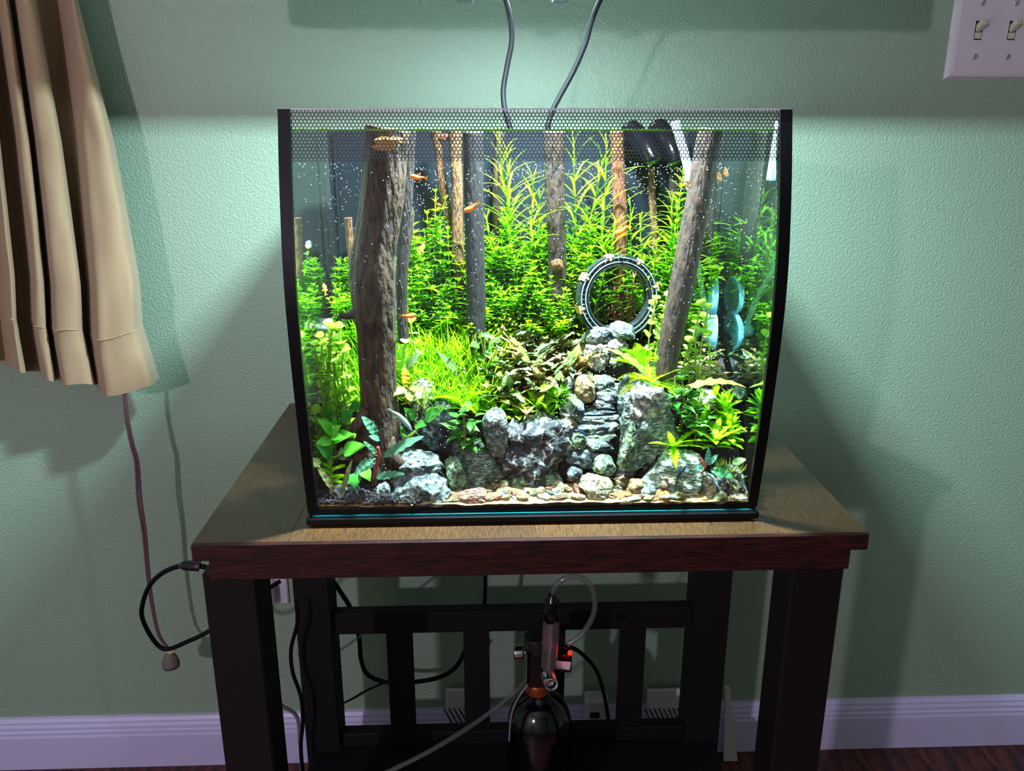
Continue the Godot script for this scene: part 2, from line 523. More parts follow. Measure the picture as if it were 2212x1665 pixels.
# ---------------------------------------------------------------- camera, light
func _ready() -> void:
	rng.seed = 20
	noise.seed = 4
	noise.frequency = 0.02
	noise.fractal_octaves = 3
	eye_basis = Basis(Vector3.UP, deg_to_rad(-2.0)) * Basis(Vector3.RIGHT, deg_to_rad(-17.05))
	var cam := Camera3D.new()
	cam.name = "camera"
	cam.fov = rad_to_deg(2.0 * atan(832.5 / F))
	cam.near = 0.02
	add_child(cam)
	cam.transform = Transform3D(eye_basis, Vector3(0, EYE, 0))
	cam.current = true
	var env := Environment.new()
	env.background_mode = Environment.BG_COLOR
	env.background_color = Color(0.01, 0.01, 0.012)
	env.tonemap_mode = Environment.TONE_MAPPER_LINEAR
	env.tonemap_exposure = 1.0
	env.sdfgi_enabled = true
	env.ssao_enabled = true
	env.ssil_enabled = true
	var we := WorldEnvironment.new()
	we.name = "environment"
	we.environment = env
	add_child(we)
	materials()
	# two LED bars above the tank, just over the upper edge of the photograph
	led_bar(0.965, 0.07, 0.1395, 0.215, 0.36)
	led_bar(0.735, 0.045, 0.240, 2.5, 0.04)
	# a dim lamp further back in the room
	room_lamp(Vector3(-0.9, 1.27, 1.0), 1.75)
	room()
	table()
	tank()
	hardscape()
	fittings()
	plants()
	keep_inside()
	animals()
	surroundings()

func led_bar(z: float, depth: float, h: float, energy: float, wide: float) -> void:
	var x0 := 0.058 - wide
	var x1 := 0.058 + wide
	var y := EYE + h
	var o := thing("aquarium_lamp", "slim LED bar hanging over the %s of the tank" % ("back" if z > 0.9 else "front"), "lamp", Vector3((x0 + x1) / 2, y, -z))
	var hw := (x1 - x0) / 2
	var w := 0.06 if wide > 0.1 else 0.035
	part(o, "housing", box_mesh(Vector3(-hw - 0.006, 0.001, -depth / 2 - 0.004), Vector3(hw + 0.006, 0.065 if wide > 0.1 else 0.022, depth / 2 + 0.004), 0.003), M.housing)  # rear housing enlarged to shade the wall from the front bar
	var glow := mat(Color(1, 1, 1), 0.5)
	glow.emission_enabled = true
	glow.emission = Color(0.86, 0.98, 1.0)
	glow.emission_energy_multiplier = 1.5
	part(o, "led_panel", box_mesh(Vector3(-w, 0.0, -depth / 2), Vector3(w, 0.001, depth / 2)), glow)
	if z > 0.9:
		for px in [1005.0, 1211.0]:
			var q := V(px, 4, z) - o.position
			part(o, "foot", box_mesh(Vector3(q.x - 0.0085, -0.0095, -0.012), Vector3(q.x + 0.0085, 0.004, 0.012), 0.001), M.housing)
	var l := AreaLight3D.new()
	l.name = "light"
	l.area_size = Vector2(w * 2, depth)
	l.light_energy = energy
	l.light_color = Color(0.84, 0.95, 1.0)
	l.set("area_range", 6.0)
	l.shadow_enabled = true
	o.add_child(l)
	l.position = Vector3(0, -0.0015, 0)
	l.rotation.x = -PI / 2
	if z < 0.9:                                            # extra spots added to brighten only the tank interior
		for k in 3:
			var sp := SpotLight3D.new()
			sp.name = "added_tank_spot"
			sp.light_color = l.light_color
			sp.light_energy = 0.85
			sp.light_size = 0.012
			sp.spot_range = 6.0
			sp.spot_attenuation = 2.0
			sp.spot_angle = 39.0
			sp.spot_angle_attenuation = 0.6
			sp.shadow_enabled = true
			o.add_child(sp, true)
			sp.position = Vector3(-0.022 + 0.022 * k, -0.002, 0)
			sp.rotation.x = -PI / 2

func room_lamp(at: Vector3, energy: float) -> void:
	var o := thing("floor_lamp", "dim floor lamp standing out in the room behind the camera", "lamp", Vector3(at.x, 0, at.z))
	var b := B.new()
	add_lathe(b, [Vector2(0.0, 0.0), Vector2(0.13, 0.0), Vector2(0.13, 0.015), Vector2(0.02, 0.03), Vector2(0.0, 0.03)], 24)
	part(o, "base", b.made(), M.housing)
	part(o, "pole", tube_mesh([Vector3(0, 0.02, 0), Vector3(0, at.y * 0.5, 0), Vector3(0, at.y - 0.05, 0)], 0.011), M.housing)
	var glow := mat(Color(1, 1, 1), 0.5)
	glow.emission_enabled = true
	glow.emission = Color(0.88, 0.80, 1.0)
	glow.emission_energy_multiplier = 2.0
	var s := B.new()
	add_lathe(s, [Vector2(0.001, -0.055), Vector2(0.04, -0.045), Vector2(0.055, 0.0), Vector2(0.04, 0.045), Vector2(0.001, 0.055)], 20)
	part(o, "bulb", s.made(), glow, Transform3D(Basis(), Vector3(0, at.y, 0)))
	var l := OmniLight3D.new()
	l.name = "light"
	l.light_energy = energy
	l.light_color = Color(0.90, 0.815, 0.92)
	l.light_size = 0.03
	l.omni_range = 8.0
	l.omni_attenuation = 2.0
	l.shadow_enabled = true
	o.add_child(l)
	l.position = Vector3(0, at.y, 0)

# ---------------------------------------------------------------- the room
func room() -> void:
	var x0 := -1.5; var x1 := 1.9; var zf := 2.2; var top := 2.4
	struct("wall_back", box_mesh(Vector3(x0, 0, -WALL - 0.12), Vector3(x1, top, -WALL)), M.wall, "sage green wall with a fine orange peel texture", "wall")
	struct("wall_left", box_mesh(Vector3(x0 - 0.12, 0, -WALL), Vector3(x0, top, zf)), M.other_wall, "plain green side wall left of the window curtain", "wall")
	struct("wall_right", box_mesh(Vector3(x1, 0, -WALL), Vector3(x1 + 0.12, top, zf)), M.other_wall, "plain green side wall past the light switches", "wall")
	struct("wall_front", box_mesh(Vector3(x0, 0, zf), Vector3(x1, top, zf + 0.12)), M.other_wall, "plain green wall behind the camera", "wall")
	struct("ceiling", box_mesh(Vector3(x0, top, -WALL), Vector3(x1, top + 0.12, zf)), M.ceiling, "plain white ceiling above the tank", "ceiling")
	struct("floor", box_mesh(Vector3(x0, -0.1, -WALL), Vector3(x1, 0, zf)), M.floor, "dark red brown wooden floor in deep shade", "floor")
	var b := B.new()                                       # baseboard: a moulded profile run along the wall
	var prof := [Vector2(0.0, 0.0), Vector2(0.015, 0.0), Vector2(0.015, 0.062), Vector2(0.0135, 0.066), Vector2(0.0135, 0.071), Vector2(0.011, 0.0735), Vector2(0.011, 0.079), Vector2(0.0085, 0.084), Vector2(0.0085, 0.0875), Vector2(0.005, 0.0925), Vector2(0.0, 0.0935)]
	for k in prof.size() - 1:
		var p = prof[k]; var q = prof[k + 1]
		b.quad(Vector3(x0, p.y, -WALL + p.x), Vector3(x1, p.y, -WALL + p.x), Vector3(x1, q.y, -WALL + q.x), Vector3(x0, q.y, -WALL + q.x))
	struct("baseboard_back", b.made(true), M.base, "white moulded baseboard along the foot of the green wall", "baseboard")

# ---------------------------------------------------------------- the table
func table() -> void:
	var top := EYE - 0.3435
	var x0 := -0.2555; var x1 := 0.3415
	var zf := 0.662; var zb := 1.05
	var o := thing("side_table", "dark stained wooden table with slatted back carrying the aquarium", "table", Vector3((x0 + x1) / 2, 0, -(zf + zb) / 2))
	var at := Transform3D(Basis(), -o.position)
	var n := 8
	var xs := [x0]
	for k in range(1, n): xs.append(lerpf(x0, x1, float(k) / n) + rng.randf_range(-0.012, 0.012))
	xs.append(x1)
	for k in n:
		part(o, "plank", box_mesh(Vector3(xs[k], top - 0.0155, -zb), Vector3(xs[k + 1], top, -zf), 0.0003), M["plank%d" % [0, 2, 0, 1, 2, 0, 1, 0][k]], at)
	part(o, "top_edge", box_mesh(Vector3(x0 - 0.0006, top - 0.0165, -zf - 0.001), Vector3(x1 + 0.0006, top - 0.0006, -zf + 0.003), 0.001), M.apron, at)
	part(o, "apron", box_mesh(Vector3(x0 + 0.010, top - 0.0405, -zb + 0.012), Vector3(x1 - 0.010, top - 0.0162, -zf - 0.006), 0.001), M.apron, at)
	var lx := [[-0.2575, -0.2095], [0.2845, 0.3335]]
	for s in 2:
		part(o, "leg", box_mesh(Vector3(lx[s][0], 0, -0.728), Vector3(lx[s][1], top - 0.04, -0.68), 0.002), M.leg, at)
		part(o, "leg", box_mesh(Vector3(lx[s][0], 0, -1.038), Vector3(lx[s][1], top - 0.04, -0.99), 0.002), M.leg_back, at)
	part(o, "back_rail", box_mesh(Vector3(lx[0][1], EYE - 0.662, -1.02), Vector3(lx[1][0], EYE - 0.630, -1.0), 0.001), M.leg_back, at)
	part(o, "lower_rail", box_mesh(Vector3(lx[0][1], EYE - 0.86, -1.02), Vector3(lx[1][0], EYE - 0.826, -1.0), 0.001), M.leg_back, at)
	for mx in [-0.121, -0.0145, 0.0915, 0.2045]:
		part(o, "slat", box_mesh(Vector3(mx - 0.018, EYE - 0.828, -1.015), Vector3(mx + 0.018, EYE - 0.660, -1.004), 0.001), M.leg_back, at)
	part(o, "shelf", box_mesh(Vector3(lx[0][0] + 0.008, EYE - 0.866, -1.0), Vector3(lx[1][1] - 0.008, EYE - 0.846, -0.70), 0.001), M.leg_back, at)

# ---------------------------------------------------------------- the tank
func tank() -> void:
	var y0 := EYE - 0.341
	var zb := 1.055
	var o := thing("aquarium", "black framed aquarium with bowed front glass and honeycomb top band", "aquarium", Vector3((TX0 + TX1) / 2, y0, -0.87))
	var at := Transform3D(Basis(), -o.position)
	var hs := []
	for k in 37: hs.append(lerpf(-0.331, 0.0158, k / 36.0))
	# front glass
	var b := B.new()
	for k in 36:
		b.quad(Vector3(TX0 + 0.002, EYE + hs[k], -front_z(hs[k])), Vector3(TX1 - 0.002, EYE + hs[k], -front_z(hs[k])), Vector3(TX1 - 0.002, EYE + hs[k + 1], -front_z(hs[k + 1])), Vector3(TX0 + 0.002, EYE + hs[k + 1], -front_z(hs[k + 1])))
	part(o, "front_glass", b.made(), M.pane, at)
	# side glass, seen from within it mirrors the plants
	for s in 2:
		var x: float = [TX0 + 0.001, TX1 - 0.001][s]
		var d: float = [1.0, -1.0][s]
		var g := B.new()
		for k in 36:
			var h0: float = hs[k]; var h1: float = hs[k + 1]
			if h1 > 0.0: h1 = 0.0
			if h0 >= 0.0: break
			var a := Vector3(x, EYE + h0, -front_z(h0) - 0.002); var c := Vector3(x, EYE + h0, -zb)
			var e := Vector3(x, EYE + h1, -zb); var f := Vector3(x, EYE + h1, -front_z(h1) - 0.002)
			if d > 0: g.quad(a, c, e, f)
			else: g.quad(c, a, f, e)
		part(o, "side_glass", g.made(), M.side, at)
		# black edge strip that follows the bow
		var r := B.new()
		var rows := []
		for k in 37:
			var h: float = hs[k]
			var z := front_z(h)
			var w := lerpf(0.0088, 0.0098, k / 36.0)
			var xo: float = [TX0, TX1][s]
			var xi: float = xo + d * w
			rows.append([r.p(Vector3(xo, EYE + h, -z - 0.009)), r.p(Vector3(xo, EYE + h, -z + 0.0022)), r.p(Vector3(xi, EYE + h, -z + 0.0022)), r.p(Vector3(xi, EYE + h, -z - 0.003))])
		for k in 36:
			for j in 3:
				if d > 0: r.q(rows[k][j], rows[k][j + 1], rows[k + 1][j + 1], rows[k + 1][j])
				else: r.q(rows[k][j + 1], rows[k][j], rows[k + 1][j], rows[k + 1][j + 1])
		part(o, "edge_strip", r.made(true), M.black, at)
	# honeycomb band on the inside of the front glass
	var hb := B.new()
	var pitch := 0.00302
	var ro := pitch / sqrt(3.0)
	var row_h := ro * 1.5
	var rows_n := 15
	for j in rows_n:
		var h := 0.0142 - row_h * (j + 0.0)
		var cols := int((TW - 0.006) / pitch)
		for k in cols:
			var cx := TX0 + 0.004 + pitch * (k + (0.5 if j % 2 else 0.0))
			var ring := []
			for e in 6:
				var an := TAU * (e + 0.5) / 6.0
				for rr in [ro * 1.01, ro * 0.76]:
					var hh: float = h + rr * sin(an)
					ring.append(hb.p(Vector3(cx + rr * cos(an), EYE + hh, -front_z(hh) - 0.0012)))
			for e in 6:
				var e2 := (e + 1) % 6
				hb.q(ring[e * 2], ring[e2 * 2], ring[e2 * 2 + 1], ring[e * 2 + 1])
	part(o, "honeycomb_band", hb.made(), M.honey, at)
	part(o, "rim", box_mesh(Vector3(TX0, EYE + 0.0152, -front_z(0.0158) - 0.004), Vector3(TX1, EYE + 0.0164, -front_z(0.0158) + 0.0012)), M.white_plastic, at)
	# back of the visible basin and the filter chamber behind it
	part(o, "back_panel", box_mesh(Vector3(TX0 + 0.004, EYE - 0.331, -0.892), Vector3(TX1 - 0.004, EYE - 0.0012, -0.886)), M.back_panel, at)
	part(o, "rear_glass", box_mesh(Vector3(TX0, EYE - 0.331, -zb - 0.004), Vector3(TX1, EYE - 0.001, -zb)), M.black_soft, at)
	part(o, "floor_plate", box_mesh(Vector3(TX0 + 0.001, EYE - 0.336, -zb), Vector3(TX1 - 0.001, EYE - 0.331, -0.70)), M.black, at)
	# base trim
	part(o, "base_trim", box_mesh(Vector3(TX0 - 0.001, EYE - 0.341, -zb - 0.004), Vector3(TX1 + 0.001, EYE - 0.3345, -0.6868), 0.001), M.black, at)
	part(o, "base_rail", box_mesh(Vector3(TX0 + 0.001, EYE - 0.3345, -0.703), Vector3(TX1 - 0.001, EYE - 0.3285, -0.6925), 0.001), M.black, at)
	part(o, "glass_edge_highlight", box_mesh(Vector3(TX0 + 0.004, EYE - 0.3341, -0.6924), Vector3(TX1 - 0.004, EYE - 0.3330, -0.6900)), M.edge_highlight, at)  # teal strip painted as the highlight along the bottom glass edge
	part(o, "seam", box_mesh(Vector3(TX0 + 0.010, EYE - 0.32, -0.886), Vector3(TX0 + 0.0125, EYE - 0.004, -0.884)), M.black_soft, at)
	# water and a strip painted as the plant reflection along the water line
	var wtop := EYE - 0.0003
	solo("water", "still clear water surface just under the honeycomb band", "water", box_mesh(Vector3(TX0 + 0.0045, wtop - 0.0005, -zb + 0.001), Vector3(TX1 - 0.0045, wtop, -front_z(0.0) - 0.002)), M.water, Transform3D(), "", "stuff")
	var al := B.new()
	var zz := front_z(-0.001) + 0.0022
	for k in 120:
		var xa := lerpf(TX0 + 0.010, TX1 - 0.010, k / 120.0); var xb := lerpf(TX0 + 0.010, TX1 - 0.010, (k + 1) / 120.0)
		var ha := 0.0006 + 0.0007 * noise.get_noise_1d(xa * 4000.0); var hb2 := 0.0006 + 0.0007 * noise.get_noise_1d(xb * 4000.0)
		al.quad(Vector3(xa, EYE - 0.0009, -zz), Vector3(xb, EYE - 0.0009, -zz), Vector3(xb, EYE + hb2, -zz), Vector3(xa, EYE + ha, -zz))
	solo("waterline_reflection", "thin yellow green strip painted as plant reflection at water level", "painted_reflection", al.made(), M.painted_reflection, Transform3D(), "", "stuff")
	var bits := []
	for k in 3600:
		var z := rng.randf_range(0.69, 0.86)
		var h := -0.03 - 0.30 * pow(rng.randf(), 1.6)
		var x := rng.randf_range(TX0 + 0.012, TX1 - 0.012)
		if EYE + h < ground(x, z): continue
		bits.append(Transform3D(Basis().scaled(Vector3.ONE * rng.randf_range(0.00015, 0.00034)), Vector3(x, EYE + h, -z)))
	var s0 := sphere(1)
	var sb := B.new()
	for q in s0[0]: sb.p(q)
	for q in s0[1]: sb.t(q[0], q[1], q[2])
	var mb := many(self, "microbubbles", sb.made(), M.bubble, bits)
	tag(mb, "fine white gas bubbles drifting all through the tank water", "bubbles")

# ---------------------------------------------------------------- things around the table
func surroundings() -> void:
	curtain()
	# cord of the curtain with its tassel
	var o := thing("drawstring", "mauve double pull cord hanging below the curtain with a tassel", "cord", V(270, 850, 1.10))
	var at := Transform3D(Basis(), -o.position)
	for s in 2:
		var pts := []
		for q in [[266, 820], [272, 900], [283, 960], [293, 1000], [298, 1080], [309, 1150], [318, 1240], [328, 1310], [342, 1370], [364, 1402]]:
			pts.append(V(q[0] + s * 7.0 * (1.0 - absf(q[1] - 1080.0) / 420.0), q[1], 1.10))
		part(o, "strand", tube_mesh(pts, 0.0019, 7), M.cord_mauve, at)
	var t := B.new()
	var tc := V(368, 1424, 1.10)
	add_lathe(t, [Vector2(0.001, 0.014), Vector2(0.005, 0.013), Vector2(0.0065, 0.009), Vector2(0.010, 0.004), Vector2(0.013, -0.006), Vector2(0.0125, -0.012), Vector2(0.0, -0.0125)], 18)
	part(o, "tassel", t.made(), M.tassel, Transform3D(Basis(), tc - o.position))
	part(o, "knot", rock_mesh(5, Vector3(0.014, 0.008, 0.012), 2.0, 0, 0.15, 2), M.stitch, Transform3D(Basis(), tc + Vector3(0.002, 0.015, 0) - o.position))
	# light switch
	var bl := V(2037, 172, WALL)
	var sw := thing("light_switch", "white double toggle light switch plate on the wall", "switch", bl + Vector3(0.0585, 0.057, 0))
	var b := B.new()
	var hw := 0.0585; var hh := 0.057
	for ring in [[hw, 0.0, hw - 0.004, 0.0055], [hw - 0.004, 0.0055, hw - 0.0085, 0.0068]]:
		var dz := hw - hh
		for k in 4:
			var sx: float = [-1, 1, 1, -1][k]; var sy: float = [-1, -1, 1, 1][k]
			var tx: float = [1, 1, -1, -1][k]; var ty: float = [-1, 1, 1, -1][k]
			b.quad(Vector3(sx * ring[0], sy * (ring[0] - dz), ring[1]), Vector3(tx * ring[0], ty * (ring[0] - dz), ring[1]), Vector3(tx * ring[2], ty * (ring[2] - dz), ring[3]), Vector3(sx * ring[2], sy * (ring[2] - dz), ring[3]))
	var i := hw - 0.0085; var ih := i - (hw - hh)
	b.quad(Vector3(-i, -ih, 0.0068), Vector3(i, -ih, 0.0068), Vector3(i, ih, 0.0068), Vector3(-i, ih, 0.0068))
	part(sw, "plate", b.made(true), M.switch_plate)
	for k in 2:
		var mx := -0.0145 + 0.046 * k - 0.0085
		var my := V(2118, 66, WALL).y - sw.position.y
		part(sw, "slot", box_mesh(Vector3(mx - 0.0052, my - 0.0125, 0.0060), Vector3(mx + 0.0052, my + 0.0115, 0.0072)), M.slot, Transform3D())
		var tg := B.new()
		add_box(tg, Vector3(-0.0042, -0.004, -0.004), Vector3(0.0042, 0.0045, 0.015), 0.0012)
		part(sw, "toggle", tg.made(true), M.toggle, Transform3D(Basis(Vector3.RIGHT, -0.55), Vector3(mx, my + 0.002, 0.0065)))
		part(sw, "toggle_foot", box_mesh(Vector3(mx - 0.0046, my - 0.011, 0.0066), Vector3(mx + 0.0046, my - 0.003, 0.0078), 0.0004), M.toggle)
		for sy in [-1.0, 1.0]:
			var sc := B.new()
			add_lathe(sc, [Vector2(0.0042, 0.0), Vector2(0.004, 0.0009), Vector2(0.0, 0.0014)], 14)
			part(sw, "screw", sc.made(), M.screw, Transform3D(Basis(Vector3.RIGHT, PI / 2), Vector3(mx, my + sy * 0.0335, 0.0068)))
			part(sw, "screw_slot", box_mesh(Vector3(-0.0004, -0.003, 0), Vector3(0.0004, 0.003, 0.0003)), M.slot, Transform3D(Basis(Vector3.BACK, -0.35), Vector3(mx, my + sy * 0.0335, 0.0080)))
	# cables
	cable("pump_cable", "black cable hanging down into the tank back, nearer the curtain", [[1080, -25, 0.955], [1092, 0, 0.97], [1103, 45, 0.98], [1105, 90, 0.985], [1095, 145, 0.985], [1087, 195, 0.98], [1090, 235, 0.97], [1098, 262, 0.96], [1106, 300, 0.95]], 0.0030)
	cable("heater_cable", "black cable slanting down into the tank back, nearer the light switch", [[1315, -30, 0.955], [1296, 0, 0.97], [1278, 45, 0.98], [1264, 95, 0.985], [1238, 155, 0.985], [1208, 210, 0.98], [1193, 240, 0.97], [1184, 270, 0.96], [1178, 305, 0.95]], 0.0030)
	var pc := cable("power_cable", "black power cable looping out beside the left table leg", [[455, 1228, 0.80], [428, 1222, 0.80], [390, 1222, 0.82], [350, 1238, 0.85], [320, 1270, 0.88], [306, 1318, 0.90], [314, 1352, 0.91], [338, 1390, 0.92], [362, 1402, 0.92], [402, 1387, 0.92], [446, 1366, 0.92], [500, 1330, 0.93], [560, 1285, 0.95], [605, 1255, 0.97]], 0.0028)
	var a := V(416, 1222, 0.80)
	var pb := B.new()
	add_tube(pb, smooth_path([V(390, 1222, 0.81), V(400, 1221, 0.805), V(402, 1221, 0.804), V(424, 1222, 0.80), V(432, 1223, 0.80)], 3), [0.003, 0.0032, 0.0034, 0.005, 0.0054, 0.0055, 0.0055, 0.0056, 0.0056, 0.0057, 0.0058, 0.0058, 0.0058], 10)
	part(pc, "plug", pb.made(), M.black_soft, Transform3D(Basis(), -pc.position))
	cable("cable", "black cable running down the wall side of the left back leg", [[640, 1300, 0.96], [642, 1345, 0.96], [629, 1400, 0.96], [632, 1450, 0.96], [650, 1505, 0.96], [654, 1560, 0.96], [650, 1610, 0.96], [655, 1680, 0.96]], 0.0026)
	cable("cable", "thick black cable crossing the gap right of the left back leg", [[690, 1232, 1.06], [715, 1250, 1.07], [740, 1285, 1.08], [757, 1315, 1.09], [775, 1375, 1.10], [780, 1425, 1.10], [796, 1458, 1.10], [840, 1474, 1.10], [900, 1472, 1.10], [950, 1462, 1.10], [985, 1440, 1.10], [1005, 1405, 1.10]], 0.0035)
	cable("cable", "thin black cable hanging straight down over the back rail", [[1048, 1220, 1.06], [1048, 1270, 1.06], [1045, 1310, 1.065], [1034, 1330, 1.07], [1030, 1380, 1.08]], 0.0030)
	cable("cable", "black cable bowing down to the power box behind the table", [[1225, 1395, 0.93], [1255, 1410, 1.03], [1288, 1448, 1.12], [1305, 1500, 1.14], [1314, 1550, 1.15], [1322, 1590, 1.15]], 0.0030)
	cable("cable", "thin cable rising from the baseboard behind the leftmost slat", [[720, 1528, 1.15], [755, 1512, 1.15], [790, 1492, 1.15], [840, 1470, 1.15]], 0.0016)
	cable("air_hose", "pale hose dropping behind the left front table leg", [[560, 1440, 1.08], [578, 1480, 1.08], [604, 1520, 1.08], [640, 1546, 1.09], [648, 1600, 1.09], [652, 1670, 1.09]], 0.0030, "cord_grey")
	cable("gas_hose", "clear hose slanting across the shelf in front of the gas bottle", [[1150, 1450, 0.90], [1120, 1487, 0.88], [1050, 1545, 0.86], [950, 1610, 0.83], [845, 1664, 0.81], [760, 1700, 0.80]], 0.0030, "clear_tube")
	cable("air_hose", "clear hose slanting down from the table apron to the back rail", [[965, 1225, 1.06], [935, 1248, 1.07], [870, 1300, 1.08], [843, 1326, 1.08], [772, 1378, 1.09], [716, 1418, 1.10]], 0.0022, "clear_tube")
	gas_bottle()
	# things on the wall below the table
	for k in 2:
		var vx: Array = [[965.0, 1040.0], [1392.0, 1512.0]][k]
		var lo := V(vx[0], 1588, WALL - 0.016); var hi := V(vx[1], 1484, WALL - 0.016)
		var vt := thing("air_vent", ["white louvred vent behind the second slat", "white louvred vent beside the right back leg"][k], "vent", Vector3((lo.x + hi.x) / 2, lo.y, -WALL + 0.018))
		var w := (hi.x - lo.x) / 2; var hgt := hi.y - lo.y
		part(vt, "frame", box_mesh(Vector3(-w, 0, -0.004), Vector3(w, hgt, 0.004), 0.002), M.white_plastic)
		var nn := 6 if k == 0 else 10
		for j in nn:
			var x := lerpf(-w + 0.006, w - 0.012, float(j) / (nn - 1))
			part(vt, "louvre", box_mesh(Vector3(-0.001, 0, 0), Vector3(0.001, hgt * 0.55, 0.001)), M.slot, Transform3D(Basis(Vector3.BACK, 0.42), Vector3(x + 0.012, hgt * 0.12, 0.0042)))
	var q := V(1287, 1560, WALL - 0.03)
	var pbx := thing("power_box", "white power timer box plugged in at the wall near the baseboard", "power strip", q)
	part(pbx, "body", box_mesh(Vector3(-0.019, 0, -0.018), Vector3(0.019, 0.052, 0.012), 0.004), M.white_plastic)
	part(pbx, "socket", box_mesh(Vector3(-0.012, 0.018, 0.0121), Vector3(0.004, 0.030, 0.0135), 0.002), M.slot)
	part(pbx, "lip", box_mesh(Vector3(-0.018, 0.006, 0.012), Vector3(0.018, 0.014, 0.018), 0.001), M.white_plastic)
	var ob := V(582, 1268, WALL)
	var ol := thing("wall_outlet", "white wall outlet behind the left front table leg", "outlet", ob)
	part(ol, "plate", box_mesh(Vector3(-0.022, -0.028, 0), Vector3(0.03, 0.035, 0.006), 0.002), M.white_plastic)
	part(ol, "adapter", box_mesh(Vector3(-0.014, -0.016, 0.006), Vector3(0.012, 0.018, 0.032), 0.003), M.white_plastic)
	var wb := B.new()
	var wa := V(1571, 1482, 1.172); var wc := V(1577, 1648, 1.160)
	wc.y = 0.001
	add_box(wb, Vector3(-0.0035, 0, -0.003), Vector3(0.0035, 1, 0.003), 0.0)
	for k in wb.v.size():
		var tt := wb.v[k].y
		var wd := lerpf(1.0, 3.4, 1.0 - tt)
		wb.v[k] = Vector3(wb.v[k].x * wd, 0, wb.v[k].z) + (wc - wa).lerp(Vector3.ZERO, tt)
	solo("wood_strip", "pale wooden strip leaning behind the right back table leg", "strip", wb.made(true), M.switch_plate, Transform3D(Basis(), wa))

func cable(called: String, label: String, pts: Array, r: float, m := "cord") -> MeshInstance3D:
	var w := []
	for q in pts: w.append(V(q[0], q[1], q[2]))
	var at: Vector3 = w[0]
	for k in w.size(): w[k] = w[k] - at
	return solo(called, label, "hose" if called.ends_with("hose") else "cable", tube_mesh(w, r, 9, 7), M[m], Transform3D(Basis(), at))

func curtain() -> void:
	# folds as (photo x, depth, hem y) along the hem and along the upper edge of the frame
	var hem := [[344, 1.100, 815], [330, 1.062, 830], [300, 1.052, 840], [262, 1.050, 852], [228, 1.054, 856], [214, 1.085, 846], [209, 1.120, 833], [204, 1.120, 832], [206, 1.085, 829], [199, 1.064, 830], [170, 1.058, 829], [140, 1.062, 832], [133, 1.085, 826], [126, 1.125, 822], [116, 1.125, 820], [120, 1.085, 818], [118, 1.072, 824], [106, 1.068, 822], [95, 1.075, 820], [89, 1.10, 806], [82, 1.13, 802], [58, 1.13, 802], [56, 1.09, 804], [50, 1.078, 806], [40, 1.08, 800], [25, 1.11, 792], [-10, 1.12, 780], [-40, 1.07, 780], [-120, 1.08, 775], [-160, 1.13, 770], [-240, 1.09, 760], [-330, 1.12, 760]]
	var up := [[168, 1.100], [163, 1.082], [158, 1.076], [150, 1.080], [140, 1.10], [128, 1.12], [112, 1.125], [82, 1.120], [76, 1.09], [72, 1.074], [56, 1.066], [38, 1.070], [32, 1.095], [28, 1.125], [22, 1.125], [20, 1.095], [17, 1.078], [8, 1.072], [-4, 1.08], [-8, 1.11], [-14, 1.13], [-40, 1.13], [-46, 1.09], [-50, 1.08], [-58, 1.08], [-68, 1.11], [-90, 1.12], [-110, 1.07], [-170, 1.08], [-200, 1.13], [-260, 1.09], [-330, 1.12]]
	var shape := [[-0.08, -0.10], [0.0, 0.0], [0.185, 0.22], [0.37, 0.44], [0.55, 0.60], [0.74, 0.76], [0.865, 0.80], [0.93, 0.90], [1.0, 1.0]]
	var o := thing("curtain", "beige satin curtain hanging in deep folds beside the tank", "curtain", V(150, 830, 1.08))
	var rows := 46
	var per := 5
	var meshes := [B.new(), B.new()]
	var last := []
	for r in rows + 1:
		var t := -0.08 + 1.08 * r / rows
		var s := pick(shape, t)
		var line := []
		for k in hem.size():
			var h = hem[k]; var u = up[k]
			var y: float = lerpf(0.0, h[2], t)
			var x: float = lerpf(u[0], h[0], s)
			var z: float = lerpf(u[1], h[1], clampf(t * 1.3, 0, 1))
			z = minf(z + 0.046, 1.187) + 0.004 * noise.get_noise_2d(k * 37.0, t * 160.0)
			line.append(V(x, y, z) - o.position)
		line = smooth_path(line, per)
		if t > 0.86 and t < 0.885:
			for k in line.size(): line[k] = line[k] - Vector3(0, 0, 0.0014)
		var which := 1 if t > 0.872 else 0
		for q in line: meshes[which].p(q)
		last.append([which, line])
	for w in 2:
		var b: B = meshes[w]
		var first := -1
		if w == 1:                                         # the hem begins on the last row of the panel
			var nb := B.new()
			for e in last.size():
				if e + 1 < last.size() and last[e][0] == 0 and last[e + 1][0] == 1:
					for q in last[e][1]: nb.p(q)
			for q in b.v: nb.p(q)
			b = nb
		var n := per * (hem.size() - 1) + 1
		for r in b.v.size() / n - 1:
			for k in n - 1:
				b.q(r * n + k, r * n + k + 1, (r + 1) * n + k + 1, (r + 1) * n + k)
		part(o, ["panel", "hem"][w], b.made(), M.fabric)
		if w == 1:                                         # the seam above the hem
			var seam := B.new()
			var line := []
			for k in n:
				if k % 2 == 0: line.append(b.v[k] + Vector3(0, 0.0005, 0.0010))
			add_tube(seam, line, [0.0005], 5)
			part(o, "stitching", seam.made(), M.stitch)

